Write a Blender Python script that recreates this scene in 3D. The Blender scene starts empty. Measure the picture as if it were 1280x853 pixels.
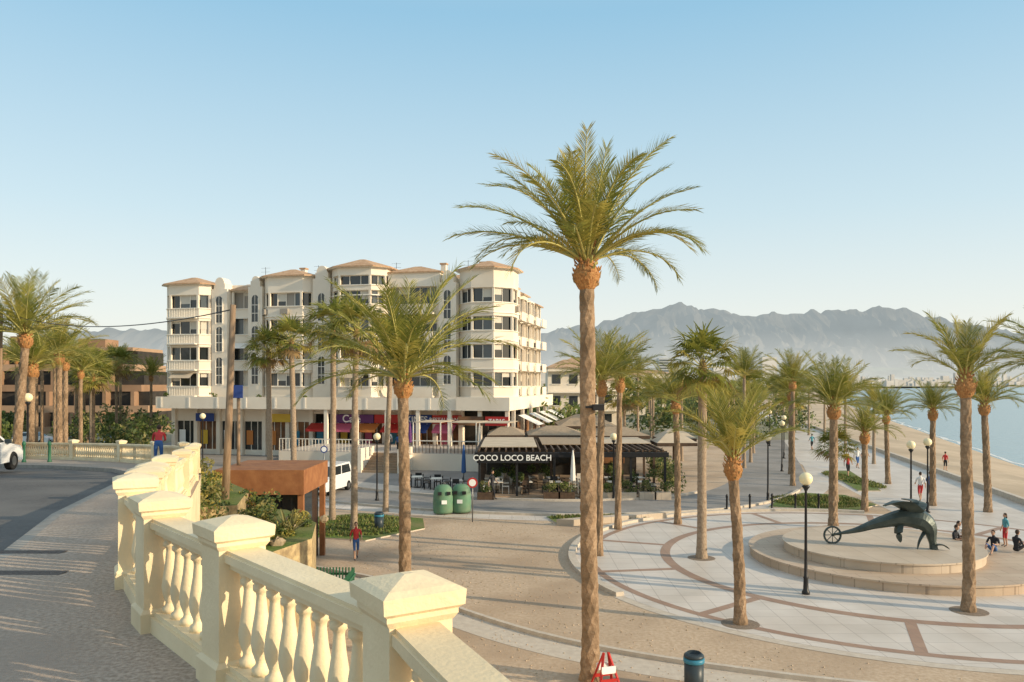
import bpy, math, random
from mathutils import Vector, Matrix, noise
rad=math.radians
RNG=random.Random(11)
scene=bpy.context.scene
COL=scene.collection

# ------------------------------------------------------------------ materials
MATS={}
def mat(name,c1,c2=None,scale=4.0,rough=0.85,bump=0.0,bscale=None,metal=0.0,detail=6,c3=None,s3=0.3,trans=0.0,spec=0.3,stretch=None):
    m=bpy.data.materials.new(name); m.use_nodes=True
    nt=m.node_tree; N=nt.nodes; L=nt.links
    b=N['Principled BSDF']; b.inputs['Roughness'].default_value=rough
    b.inputs['Metallic'].default_value=metal
    b.inputs['Specular IOR Level'].default_value=spec
    b.inputs['Base Color'].default_value=(*c1,1)
    tc=N.new('ShaderNodeTexCoord'); src=tc.outputs['Object']
    if stretch:
        mp=N.new('ShaderNodeMapping'); mp.inputs['Scale'].default_value=stretch
        L.new(src,mp.inputs['Vector']); src=mp.outputs['Vector']
    colout=None
    if c2:
        n=N.new('ShaderNodeTexNoise'); n.inputs['Scale'].default_value=scale; n.inputs['Detail'].default_value=detail
        L.new(src,n.inputs['Vector'])
        r=N.new('ShaderNodeValToRGB'); r.color_ramp.elements[0].position=0.35; r.color_ramp.elements[1].position=0.65
        r.color_ramp.elements[0].color=(*c1,1); r.color_ramp.elements[1].color=(*c2,1)
        L.new(n.outputs['Fac'],r.inputs['Fac']); colout=r.outputs['Color']
    if c3:
        if colout is None:
            rg=N.new('ShaderNodeRGB'); rg.outputs[0].default_value=(*c1,1); colout=rg.outputs[0]
        n2=N.new('ShaderNodeTexNoise'); n2.inputs['Scale'].default_value=s3; n2.inputs['Detail'].default_value=5
        L.new(src,n2.inputs['Vector'])
        r2=N.new('ShaderNodeValToRGB'); r2.color_ramp.elements[0].position=0.42; r2.color_ramp.elements[1].position=0.66
        L.new(n2.outputs['Fac'],r2.inputs['Fac'])
        mx=N.new('ShaderNodeMixRGB'); mx.inputs['Color2'].default_value=(*c3,1)
        L.new(r2.outputs['Color'],mx.inputs['Fac']); L.new(colout,mx.inputs['Color1']); colout=mx.outputs['Color']
    if colout is not None: L.new(colout,b.inputs['Base Color'])
    if bump:
        nb=N.new('ShaderNodeTexNoise'); nb.inputs['Scale'].default_value=bscale or scale*4; nb.inputs['Detail'].default_value=4
        L.new(src,nb.inputs['Vector'])
        bp=N.new('ShaderNodeBump'); bp.inputs['Strength'].default_value=bump; bp.inputs['Distance'].default_value=0.03
        L.new(nb.outputs['Fac'],bp.inputs['Height']); L.new(bp.outputs['Normal'],b.inputs['Normal'])
    if trans:
        t=N.new('ShaderNodeBsdfTranslucent')
        if colout: L.new(colout,t.inputs['Color'])
        else: t.inputs['Color'].default_value=(*c1,1)
        ms=N.new('ShaderNodeMixShader'); ms.inputs['Fac'].default_value=trans
        L.new(b.outputs['BSDF'],ms.inputs[1]); L.new(t.outputs['BSDF'],ms.inputs[2])
        L.new(ms.outputs['Shader'],N['Material Output'].inputs['Surface'])
    MATS[name]=m
    return m
def tile_mat(name,c1,c2,mortar,sc,w=1.0,h=1.0,off=0.0,ms=0.015,rough=0.6):
    m=mat(name,c1,rough=rough); nt=m.node_tree; N=nt.nodes; L=nt.links; b=N['Principled BSDF']
    tc=[n for n in N if n.type=='TEX_COORD'][0]
    br=N.new('ShaderNodeTexBrick'); br.offset=off
    br.inputs['Color1'].default_value=(*c1,1); br.inputs['Color2'].default_value=(*c2,1); br.inputs['Mortar'].default_value=(*mortar,1)
    br.inputs['Scale'].default_value=sc; br.inputs['Brick Width'].default_value=w; br.inputs['Row Height'].default_value=h
    br.inputs['Mortar Size'].default_value=ms
    L.new(tc.outputs['Object'],br.inputs['Vector'])
    n=N.new('ShaderNodeTexNoise'); n.inputs['Scale'].default_value=0.5; n.inputs['Detail'].default_value=8
    L.new(tc.outputs['Object'],n.inputs['Vector'])
    r=N.new('ShaderNodeValToRGB'); r.color_ramp.elements[0].position=0.3; r.color_ramp.elements[1].position=0.7
    r.color_ramp.elements[0].color=(.78,.76,.73,1); r.color_ramp.elements[1].color=(1,1,1,1)
    L.new(n.outputs['Fac'],r.inputs['Fac'])
    mx=N.new('ShaderNodeMixRGB'); mx.blend_type='MULTIPLY'; mx.inputs['Fac'].default_value=1
    L.new(br.outputs['Color'],mx.inputs['Color1']); L.new(r.outputs['Color'],mx.inputs['Color2'])
    L.new(mx.outputs['Color'],b.inputs['Base Color'])
    return m

mat('gravel',(.46,.335,.225),(.58,.45,.32),scale=9,bump=.35,bscale=30,c3=(.40,.29,.195),s3=.3)
mat('earth',(.28,.24,.16),(.2,.2,.12),scale=.05,c3=(.3,.28,.2),s3=.01)
mat('asphalt',(.085,.08,.077),(.13,.123,.116),scale=14,bump=.3,bscale=60,c3=(.15,.142,.132),s3=.5)
mat('asphalt_low',(.26,.24,.22),(.32,.295,.27),scale=6,bump=.2,bscale=60,c3=(.22,.205,.185),s3=.35)
mat('sidewalk',(.31,.245,.19),(.52,.425,.34),scale=30,bump=.4,bscale=90,c3=(.35,.28,.225),s3=.6)
mat('kerb',(.5,.43,.35),(.58,.51,.42),scale=5,bump=.2)
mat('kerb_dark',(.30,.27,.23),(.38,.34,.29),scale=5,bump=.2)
tile_mat('marble',(.71,.64,.57),(.65,.59,.525),(.47,.41,.36),1.0,.8,.8,ms=.012,rough=.5)
tile_mat('band',(.37,.235,.165),(.41,.27,.19),(.32,.22,.16),1.0,.4,.4,ms=.012,rough=.55)
tile_mat('prom',(.64,.565,.49),(.67,.6,.525),(.46,.4,.35),1.0,1.2,1.2,ms=.015,rough=.5)
tile_mat('steps_stone',(.54,.41,.30),(.58,.46,.34),(.36,.27,.2),1.0,1.2,.5,off=.5,ms=.012,rough=.6)
tile_mat('plinth_stone',(.58,.48,.37),(.62,.52,.41),(.42,.34,.26),1.0,1.0,1.0,ms=.010,rough=.6)
mat('grass',(.08,.13,.025),(.15,.20,.04),scale=8,bump=.8,bscale=40,c3=(.2,.19,.07),s3=.7)
mat('beach_sand',(.48,.37,.25),(.56,.44,.31),scale=1.2,bump=.4,bscale=4,c3=(.4,.31,.21),s3=.08)
mat('cream',(.85,.71,.47),(.81,.66,.42),scale=2.5,bump=.15,bscale=40,rough=.6,c3=(.71,.57,.36),s3=1.4)
mat('white_wall',(.86,.765,.63),(.82,.72,.585),scale=.7,rough=.8,c3=(.75,.65,.52),s3=.25)
mat('white_trim',(.84,.77,.655),rough=.6)
mat('tile_roof',(.42,.25,.14),(.54,.36,.22),scale=3,bump=.6,bscale=8)
mat('glass_dark',(.025,.03,.032),rough=.08,spec=.7)
mat('glass_blue',(.07,.085,.09),rough=.1,spec=.7)
mat('blind',(.6,.55,.46),rough=.7)
mat('curtain',(.34,.3,.25),rough=.9)
mat('dark_interior',(.03,.028,.025),(.06,.05,.04),scale=.8,rough=.9)
mat('shop_warm',(.3,.14,.06),(.10,.06,.04),scale=.9)
mat('brown_wall',(.28,.17,.10),(.34,.21,.13),scale=.5)
mat('brown_light',(.42,.28,.18),(.37,.24,.15),scale=.5)
mat('corten',(.34,.15,.06),(.25,.1,.04),scale=2.5,bump=.2,rough=.7)
mat('stone_wall',(.50,.38,.2),(.27,.2,.11),scale=5,bump=1.0,bscale=9)
mat('rock',(.4,.31,.2),(.23,.18,.11),scale=4,bump=1,bscale=8)
mat('bark',(.24,.155,.09),(.38,.265,.17),scale=12,bump=.6,bscale=30,c3=(.18,.12,.07),s3=2)
mat('bark_pale',(.27,.195,.13),(.38,.29,.205),scale=10,bump=.5,bscale=30)
mat('boot',(.32,.14,.05),(.46,.24,.09),scale=18,bump=.8,bscale=30)
mat('frond',(.15,.175,.03),(.29,.275,.055),scale=3,rough=.45,trans=.4)
mat('frond_yellow',(.43,.34,.08),(.33,.3,.06),scale=3,rough=.5,trans=.4)
mat('frond_dry',(.34,.22,.09),(.25,.16,.07),scale=4,rough=.8,trans=.2)
mat('rachis',(.42,.38,.12),rough=.6)
mat('leaf_dark',(.04,.065,.018),(.075,.11,.028),scale=2,rough=.6,trans=.25)
mat('leaf_mid',(.10,.14,.03),(.16,.19,.045),scale=2,rough=.6,trans=.25)
mat('leaf_olive',(.19,.18,.07),(.26,.23,.08),scale=2,rough=.6,trans=.25)
mat('wood_pole',(.23,.155,.095),(.33,.23,.15),scale=8,bump=.4,stretch=(3,3,.3))
mat('black_metal',(.02,.02,.022),rough=.4)
mat('grey_metal',(.2,.2,.2),rough=.4,metal=.6)
mat('globe',(.88,.76,.48),rough=.25)
mat('bronze',(.055,.075,.072),(.09,.11,.10),scale=3,rough=.4,bump=.2,metal=.3)
mat('fascia_black',(.015,.015,.017),rough=.5)
mat('letter_white',(.85,.85,.82),rough=.5)
mat('beige_canvas',(.56,.46,.34),(.48,.39,.28),scale=1,rough=.9)
mat('white_canvas',(.80,.76,.69),rough=.9)
mat('thatch',(.40,.30,.2),(.31,.23,.15),scale=6,bump=.6,bscale=20)
mat('dark_wood',(.07,.045,.03),(.11,.07,.045),scale=5)
mat('wood_deck',(.3,.21,.135),(.36,.26,.175),scale=5)
mat('sign_red',(.45,.03,.025),rough=.5)
mat('sign_pink',(.55,.12,.2),rough=.6)
mat('sign_blue',(.03,.06,.22),rough=.5)
mat('sign_purple',(.13,.04,.16),rough=.5)
mat('sign_yellow',(.65,.42,.05),rough=.5)
mat('sign_orange',(.55,.2,.05),rough=.5)
mat('green_plastic',(.12,.25,.15),(.10,.21,.13),scale=3,rough=.6,c3=(.16,.24,.15),s3=2)
mat('green_paint',(.03,.13,.07),rough=.5)
mat('blue_plastic',(.04,.2,.3),rough=.4)
mat('bin_dark',(.035,.05,.06),rough=.4)
mat('car_white',(.75,.75,.74),rough=.25,spec=.6)
mat('car_grey',(.25,.26,.27),rough=.25,spec=.6)
mat('car_dark',(.05,.06,.08),rough=.25,spec=.6)
mat('tyre',(.02,.02,.02),rough=.9)
mat('headlight',(.7,.72,.75),rough=.1,spec=.9)
mat('skin',(.5,.3,.2),rough=.6)
mat('hair',(.05,.03,.02),rough=.7)
mat('cloth_red',(.5,.05,.05),rough=.9)
mat('cloth_blue',(.05,.12,.3),rough=.9)
mat('cloth_white',(.75,.73,.7),rough=.9)
mat('cloth_black',(.03,.03,.035),rough=.9)
mat('cloth_teal',(.1,.3,.35),rough=.9)
mat('shoe',(.1,.09,.09),rough=.8)
mat('eye',(.03,.02,.02),rough=.2)
mat('lip',(.4,.14,.12),rough=.6)
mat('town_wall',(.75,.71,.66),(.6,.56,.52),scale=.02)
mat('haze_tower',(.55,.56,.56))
mat('paint_white',(.75,.75,.72),(.6,.6,.57),scale=6)
mat('grate',(.2,.155,.115),(.28,.22,.165),scale=20,bump=.5)
mat('manhole',(.10,.085,.075),(.15,.125,.11),scale=20,bump=.5)

# far relief: dark scrub/rock seen through kilometres of bright marine air (air light = weak emission, denser low down)
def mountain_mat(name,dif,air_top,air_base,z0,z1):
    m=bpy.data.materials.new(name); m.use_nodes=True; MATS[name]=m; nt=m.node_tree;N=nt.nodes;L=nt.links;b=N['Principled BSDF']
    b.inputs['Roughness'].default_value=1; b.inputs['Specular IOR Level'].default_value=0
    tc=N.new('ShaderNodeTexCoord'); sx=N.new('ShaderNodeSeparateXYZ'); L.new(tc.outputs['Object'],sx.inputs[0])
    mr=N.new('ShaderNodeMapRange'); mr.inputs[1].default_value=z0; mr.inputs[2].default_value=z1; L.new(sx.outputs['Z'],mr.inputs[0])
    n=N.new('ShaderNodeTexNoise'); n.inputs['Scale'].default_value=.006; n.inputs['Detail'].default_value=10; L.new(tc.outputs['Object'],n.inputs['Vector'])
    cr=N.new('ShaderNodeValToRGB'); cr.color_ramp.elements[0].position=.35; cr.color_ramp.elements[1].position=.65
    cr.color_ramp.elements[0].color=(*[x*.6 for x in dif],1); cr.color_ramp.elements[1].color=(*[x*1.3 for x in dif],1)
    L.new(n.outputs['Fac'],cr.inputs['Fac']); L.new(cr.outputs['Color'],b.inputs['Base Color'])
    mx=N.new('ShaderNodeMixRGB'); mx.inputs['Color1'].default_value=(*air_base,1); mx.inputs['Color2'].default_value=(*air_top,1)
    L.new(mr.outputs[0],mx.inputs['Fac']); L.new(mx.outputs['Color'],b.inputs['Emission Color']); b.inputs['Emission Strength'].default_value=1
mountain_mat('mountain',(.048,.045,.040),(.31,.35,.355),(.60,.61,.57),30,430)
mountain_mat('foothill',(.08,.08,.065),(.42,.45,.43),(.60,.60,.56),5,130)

# water
m=mat('water',(.22,.32,.34),rough=.22,spec=.6); nt=m.node_tree;N=nt.nodes;L=nt.links
tc=[n for n in N if n.type=='TEX_COORD'][0]
n=N.new('ShaderNodeTexNoise'); n.inputs['Scale'].default_value=.6; n.inputs['Detail'].default_value=6
mp=N.new('ShaderNodeMapping'); mp.inputs['Scale'].default_value=(1,.5,1); L.new(tc.outputs['Object'],mp.inputs[0]); L.new(mp.outputs[0],n.inputs['Vector'])
bp=N.new('ShaderNodeBump'); bp.inputs['Strength'].default_value=.6; bp.inputs['Distance'].default_value=.25
L.new(n.outputs['Fac'],bp.inputs['Height']); L.new(bp.outputs['Normal'],N['Principled BSDF'].inputs['Normal'])

# ------------------------------------------------------------------ mesh builder
class MB:
    def __init__(s): s.v=[];s.f=[];s.m=[];s.sm=[]
    def add(s,vs,fs,mt,smooth=False,M=None):
        o=len(s.v)
        for p in vs:
            if M: p=M@Vector(p)
            s.v.append((p[0],p[1],p[2]))
        for i,f in enumerate(fs):
            s.f.append([o+a for a in f]); s.m.append(mt if isinstance(mt,str) else mt[i]); s.sm.append(smooth)
    def box(s,x0,x1,y0,y1,z0,z1,mt,M=None):
        vs=[(x0,y0,z0),(x1,y0,z0),(x1,y1,z0),(x0,y1,z0),(x0,y0,z1),(x1,y0,z1),(x1,y1,z1),(x0,y1,z1)]
        s.add(vs,[(0,3,2,1),(4,5,6,7),(0,1,5,4),(1,2,6,5),(2,3,7,6),(3,0,4,7)],mt,M=M)
    def prism(s,poly,z0,z1,mt,M=None,topmt=None):
        n=len(poly); vs=[(p[0],p[1],z0) for p in poly]+[(p[0],p[1],z1) for p in poly]
        fs=[tuple(range(n-1,-1,-1)),tuple(range(n,2*n))]+[(i,(i+1)%n,n+(i+1)%n,n+i) for i in range(n)]
        s.add(vs,fs,[mt,topmt or mt]+[mt]*n,M=M)
    def beam(s,p0,p1,w,h,mt,M=None,up=(0,0,1)):
        p0=Vector(p0);p1=Vector(p1);d=(p1-p0).normalized(); sd=d.cross(Vector(up))
        if sd.length<1e-4: sd=Vector((1,0,0))
        sd.normalize(); u=sd.cross(d).normalized(); vs=[]
        for p in (p0,p1):
            for a,b in ((-1,-1),(1,-1),(1,1),(-1,1)): vs.append(p+sd*a*w/2+u*b*h/2)
        s.add(vs,[(0,1,2,3),(7,6,5,4),(0,4,5,1),(1,5,6,2),(2,6,7,3),(3,7,4,0)],mt,M=M)
    def tube(s,pts,rs,mt,n=8,M=None,smooth=True,cap=True):
        pts=[Vector(p) for p in pts]; vs=[];fs=[]
        if not hasattr(rs,'__len__'): rs=[rs]*len(pts)
        d0=(pts[1]-pts[0]).normalized(); a=d0.orthogonal().normalized()
        for i,p in enumerate(pts):
            d=(pts[min(i+1,len(pts)-1)]-pts[max(i-1,0)]).normalized()
            a=(a-d*a.dot(d)).normalized(); b=d.cross(a)
            for k in range(n):
                t=2*math.pi*k/n; vs.append(p+(a*math.cos(t)+b*math.sin(t))*rs[i])
        for i in range(len(pts)-1):
            for k in range(n): fs.append((i*n+k,i*n+(k+1)%n,(i+1)*n+(k+1)%n,(i+1)*n+k))
        if cap: fs.append(tuple(range(n-1,-1,-1))); fs.append(tuple(range((len(pts)-1)*n,len(pts)*n)))
        s.add(vs,fs,mt,smooth,M)
    def lathe(s,prof,c,mt,n=16,smooth=True,M=None,squash=1.0):
        vs=[];fs=[]
        for r,z in prof:
            for k in range(n):
                t=2*math.pi*k/n; vs.append((c[0]+r*math.cos(t),c[1]+r*math.sin(t)*squash,c[2]+z))
        for i in range(len(prof)-1):
            for k in range(n): fs.append((i*n+k,i*n+(k+1)%n,(i+1)*n+(k+1)%n,(i+1)*n+k))
        fs.append(tuple(range(n-1,-1,-1))); fs.append(tuple(range((len(prof)-1)*n,len(prof)*n)))
        s.add(vs,fs,mt,smooth,M)
    def ball(s,c,r,mt,n=12,M=None):
        rx,ry,rz=(r,r,r) if not hasattr(r,'__len__') else r
        k=max(5,n//2); vs=[];fs=[]
        for i in range(k+1):
            ph=math.pi*i/k; ph=min(max(ph,.03),math.pi-.03)
            for j in range(n):
                t=2*math.pi*j/n; vs.append((c[0]+rx*math.sin(ph)*math.cos(t),c[1]+ry*math.sin(ph)*math.sin(t),c[2]+rz*math.cos(ph)))
        for i in range(k):
            for j in range(n): fs.append((i*n+j,(i+1)*n+j,(i+1)*n+(j+1)%n,i*n+(j+1)%n))
        s.add(vs,fs,mt,True,M)
    def mesh(s,name):
        me=bpy.data.meshes.new(name); me.from_pydata(s.v,[],s.f)
        ix={}
        for x in s.m:
            if x not in ix: ix[x]=len(ix); me.materials.append(MATS[x])
        me.polygons.foreach_set('material_index',[ix[x] for x in s.m])
        me.polygons.foreach_set('use_smooth',s.sm); me.update()
        return me
    def make(s,name,parent=None,loc=(0,0,0),rotz=0):
        return inst(s.mesh(name),name,parent,loc,rotz)
def inst(me,name,parent=None,loc=(0,0,0),rotz=0,scale=1):
    o=bpy.data.objects.new(name,me); COL.objects.link(o); o.location=loc; o.rotation_euler=(0,0,rotz)
    o.scale=(scale,)*3 if not hasattr(scale,'__len__') else scale
    if parent: o.parent=parent
    return o
def empty(name,loc=(0,0,0),rotz=0):
    o=bpy.data.objects.new(name,None); COL.objects.link(o); o.location=loc; o.rotation_euler=(0,0,rotz); o.empty_display_size=.3
    return o
def text(body,size,name,parent,loc,rotz,mt,ex=.02):
    cu=bpy.data.curves.new(name,'FONT'); cu.body=body; cu.size=size; cu.extrude=ex; cu.align_x='CENTER'; cu.align_y='CENTER'; cu.materials.append(MATS[mt]); cu.offset=size*.012
    o=bpy.data.objects.new(name,cu); COL.objects.link(o); o.location=loc; o.rotation_euler=(rad(90),0,rotz); o.parent=parent
    return o
def interp(tb,y):
    if y<=tb[0][0]: return tb[0][1]
    for (a,b),(c,d) in zip(tb,tb[1:]):
        if y<=c: return b+(d-b)*(y-a)/(c-a)
    return tb[-1][1]
def smooth_poly(pts,k=6):
    out=[]
    P=[Vector(p) for p in pts]
    for i in range(len(P)-1):
        a=P[max(i-1,0)];b=P[i];c=P[i+1];d=P[min(i+2,len(P)-1)]
        for j in range(k):
            t=j/k; out.append(.5*((2*b)+(c-a)*t+(2*a-5*b+4*c-d)*t*t+(3*b-a-3*c+d)*t**3))
    out.append(P[-1]); return out
def offset_line(pts,d):
    o=[]
    for i,p in enumerate(pts):
        t=(pts[min(i+1,len(pts)-1)]-pts[max(i-1,0)]); n=Vector((-t.y,t.x)).normalized(); o.append(Vector((p.x,p.y))+n*d)
    return o
def strip(mb,A,B,z,mt):
    n=len(A); vs=[(p[0],p[1],z) for p in A]+[(p[0],p[1],z) for p in B]
    mb.add(vs,[(i+1,i,n+i,n+i+1) for i in range(n-1)],mt)
def kerbline(mb,pts,w,h,mt,z=0):
    A=offset_line(pts,w/2);B=offset_line(pts,-w/2);n=len(A)
    vs=[(p.x,p.y,z) for p in A]+[(p.x,p.y,z) for p in B]+[(p.x,p.y,z+h) for p in A]+[(p.x,p.y,z+h) for p in B]
    fs=[]
    for i in range(n-1):
        fs+=[(2*n+i+1,2*n+i,3*n+i,3*n+i+1),(i,i+1,2*n+i+1,2*n+i),(n+i+1,n+i,3*n+i,3*n+i+1)]
    fs+=[(0,2*n,3*n,n),(n-1,2*n-1,4*n-1,3*n-1)]
    mb.add(vs,fs,mt)

# ------------------------------------------------------------------ world, sun, camera
EL=18.0; PHI=20.0
sv=Vector((math.cos(rad(EL))*math.cos(rad(PHI)),-math.cos(rad(EL))*math.sin(rad(PHI)),math.sin(rad(EL))))
w=bpy.data.worlds.new('World'); scene.world=w; w.use_nodes=True
nt=w.node_tree; N=nt.nodes; L=nt.links; bg=N['Background']; sk=N.new('ShaderNodeTexSky'); sk.sky_type='NISHITA'
sk.sun_disc=False; sk.sun_elevation=rad(EL); sk.sun_rotation=math.atan2(sv.x,sv.y); sk.air_density=1.0; sk.dust_density=2.2; sk.ozone_density=1.0
# bright marine haze over the clear-air sky; unseen zenith brightened to add fill light
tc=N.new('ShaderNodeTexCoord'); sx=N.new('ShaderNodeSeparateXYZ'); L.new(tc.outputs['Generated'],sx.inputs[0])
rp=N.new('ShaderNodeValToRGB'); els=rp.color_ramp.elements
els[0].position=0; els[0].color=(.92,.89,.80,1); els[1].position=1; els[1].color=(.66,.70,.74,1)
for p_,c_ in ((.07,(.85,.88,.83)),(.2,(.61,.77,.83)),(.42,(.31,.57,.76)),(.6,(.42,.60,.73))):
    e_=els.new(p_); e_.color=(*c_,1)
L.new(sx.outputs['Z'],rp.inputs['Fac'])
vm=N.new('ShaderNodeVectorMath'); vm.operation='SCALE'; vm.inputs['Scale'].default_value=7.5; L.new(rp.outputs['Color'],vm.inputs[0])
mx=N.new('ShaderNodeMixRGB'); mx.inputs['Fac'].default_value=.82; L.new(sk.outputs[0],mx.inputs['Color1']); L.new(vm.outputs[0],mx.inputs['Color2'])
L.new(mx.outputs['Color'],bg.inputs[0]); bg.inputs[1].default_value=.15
sl=bpy.data.lights.new('sun','SUN'); sl.energy=5; sl.angle=rad(.5); sl.color=(1,.81,.56)
so=bpy.data.objects.new('sun',sl); COL.objects.link(so); so.rotation_euler=sv.to_track_quat('Z','Y').to_euler(); so.location=(60,-20,40)
cam=bpy.data.cameras.new('camera'); co=bpy.data.objects.new('camera',cam); COL.objects.link(co); scene.camera=co
co.location=(0,0,7); co.rotation_euler=(rad(90),0,0); cam.sensor_width=36; cam.lens=28.125; cam.shift_y=.0418; cam.clip_end=30000; cam.clip_start=.05
scene.view_settings.view_transform='Standard'; scene.view_settings.look='None'; scene.view_settings.exposure=0; scene.view_settings.gamma=1

# ------------------------------------------------------------------ ground, beach, sea
EDGE=[(-300,-40),(-60,5),(20,24),(47,30),(136,50),(250,80),(500,165),(1000,350),(2000,900),(4000,3000),(9000,12000)]
WATER=[(-300,0),(-60,25),(20,44),(60,53),(95,61),(333,143),(600,240),(1000,400),(2000,990),(4000,3200),(9000,12500)]
ST=[-300,-150,-60,-20,0,20,30,47,60,80,95,115,136,180,250,333,420,500,600,800,1000,1400,2000,3000,4000,6000,9000]
g=MB(); A=[(interp(EDGE,y),y) for y in ST]; strip(g,[(-9000,y) for y in ST],A,0,'gravel')
gr=g.make('ground')
far=MB(); FY=[100,200,400,800,1500,3000,6000,9000]
strip(far,[(-9000,y) for y in FY],[(interp(EDGE,y)-6,y) for y in FY],.01,'earth')
strip(far,[(-400,y) for y in (60,80,100)],[(-45,60),(-44,80),(-40,100)],.01,'earth')
far.make('background_terrain')
b=MB(); n=len(ST)
W_=[(interp(WATER,y),y) for y in ST]
vs=[];
for (ex,y),(wx,_) in zip(A,W_):
    wx=max(wx,ex+8); vs+=[(ex,y,0),(ex+.02,y,-.55),(ex+(wx-ex)*.5,y,-1.4),(wx,y,-3.0),(wx+30,y,-6)]
fs=[]
for i in range(n-1):
    for k in range(4): fs.append((i*5+k,i*5+k+1,(i+1)*5+k+1,(i+1)*5+k))
b.add(vs,fs,'beach_sand'); b.make('beach')
s_=MB(); s_.add([(-100,-400,-2.95),(12000,-400,-2.95),(12000,9000,-2.95),(-100,9000,-2.95)],[(0,1,2,3)],'water'); s_.make('sea')
fm=MB(); ln=[]
for k in range(120):
    y=50+k*3.0; ln.append(Vector((interp(WATER,y)+.4+1.4*noise.noise(Vector((y*.12,0,0)))+.5*noise.noise(Vector((y*.5,2,0))),y)))
wd=[.25+.5*abs(noise.noise(Vector((k*.3,5,0)))) for k in range(120)]
strip(fm,[(p.x-wd[i],p.y) for i,p in enumerate(ln)],[(p.x+wd[i],p.y) for i,p in enumerate(ln)],-2.935,'paint_white')
fm.make('sea_foam')

# promenade
pr=MB(); PY=[-40,0,20,30,47,70,100,136,200]
def promL(y): return interp([(-40,-2),(0,8),(20,16),(35,20),(47,21.3),(60,23),(80,27.5),(136,42.5),(200,57)],y)
strip(pr,[(promL(y),y) for y in PY],[(interp(EDGE,y)-.3,y) for y in PY],.004,'prom')
kerbline(pr,[Vector((interp(EDGE,y)-.15,y)) for y in PY],.3,.35,'kerb')
pr.make('promenade')

# round plaza
CX,CY,RO=14.8,31.6,12.3
def ring(mb,r0,r1,z,mt,a0=0,a1=360,n=96):
    A=[];B=[]
    for i in range(n+1):
        t=rad(a0+(a1-a0)*i/n); A.append((CX+r0*math.cos(t),CY+r0*math.sin(t))); B.append((CX+r1*math.cos(t),CY+r1*math.sin(t)))
    strip(mb,A,B,z,mt)
pz=MB(); ring(pz,.5,RO,.010,'marble')
ring(pz,RO-.75,RO-.45,.014,'band'); ring(pz,8.4,8.8,.014,'band')
for k in range(12):
    a=rad(k*30+9); c,s=math.cos(a),math.sin(a); wd=.16
    p=[(CX+8.8*c-s*wd,CY+8.8*s+c*wd),(CX+8.8*c+s*wd,CY+8.8*s-c*wd),(CX+(RO-.75)*c+s*wd,CY+(RO-.75)*s-c*wd),(CX+(RO-.75)*c-s*wd,CY+(RO-.75)*s+c*wd)]
    pz.add([(x,y,.0135) for x,y in p],[(0,1,2,3)],'band')
pz.make('round_plaza')
kb=MB()
def arc(r,a0,a1,n=40,cx=CX,cy=CY): return [Vector((cx+r*math.cos(rad(a0+(a1-a0)*i/n)),cy+r*math.sin(rad(a0+(a1-a0)*i/n)))) for i in range(n+1)]
kerbline(kb,arc(RO+.1,70,205),.3,.14,'kerb')
ring(kb,RO,RO+.35,.008,'kerb',205,330)
kb.make('plaza_kerb')
le=MB(); pl=smooth_poly([(-9,30.5),(-5.2,28),(-3,25.4),(-1.5,23.6),(.3,21.8),(2.4,20.3),(5,19),(8,17.9),(12,17),(18,16.6),(26,17)])
strip(le,offset_line(pl,.55),offset_line(pl,-.55),.006,'kerb'); kerbline(le,offset_line(pl,.6),.14,.12,'kerb')
le.make('path_edging')
pb=MB()
for i in range(2600):
    y=RNG.uniform(17,42); x=RNG.uniform(-6,4.5)+RNG.uniform(0,1)*max(0,(24-y))*1.5; s=RNG.uniform(.012,.04)
    if math.hypot(x-CX,y-CY)<RO+.5: continue
    pb.add([(x-s,y,.003),(x,y-s,.003),(x+s,y+s*.2,.003),(x,y+s,.003),(x,y,s*.8)],[(0,1,4),(1,2,4),(2,3,4),(3,0,4)],RNG.choice(['rock','gravel','gravel']))
pb.make('pebbles')
pt=MB()
pt.lathe([(5.5,0),(5.5,.30),(5.56,.30),(5.56,.36),(0.05,.36)],(15.2,31.8,.004),'steps_stone',96,False)
pt.make('round_stone_step')
pt=MB(); pt.lathe([(3.6,0),(3.6,.30),(3.66,.30),(3.66,.36),(.05,.36)],(14.5,31.5,.366),'plinth_stone',96,False)
pt.make('sculpture_plinth')

# lower road
rd=MB(); rc=smooth_poly([(-70,66),(-45,63.5),(-30,60.5),(-17,55),(-8,48.6),(0,45.4),(6,45.3),(12,47.7),(17,54.5),(21,65),(29,92),(40,132),(60,210)],8)
strip(rd,offset_line(rc,2.5),offset_line(rc,-2.5),.005,'asphalt_low'); rd.make('lower_road')
rk=MB(); kerbline(rk,offset_line(rc,2.6)[:60],.2,.13,'kerb'); kerbline(rk,offset_line(rc,-2.6)[:64],.2,.13,'kerb')
strip(rk,offset_line(rc,5.2)[8:56],offset_line(rc,2.7)[8:56],.008,'prom')
strip(rk,offset_line(rc,-2.7)[20:90],offset_line(rc,-4.2)[20:90],.008,'prom')
rk.make('lower_pavement')
st=MB(); st.add([(-60,62.5,.003),(-17,60,.003),(-9,55,.003),(-3,50,.003),(4,62,.003),(6,98,.003),(-60,98,.003)],[tuple(range(7))],'asphalt_low'); st.make('street_forecourt')
mk=MB()
for i in range(0,6): mk.box(-22+i*.9,-21.5+i*.9,55.3,59.3,.006,.010,'paint_white')
mk.make('crosswalk_marking')

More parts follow.
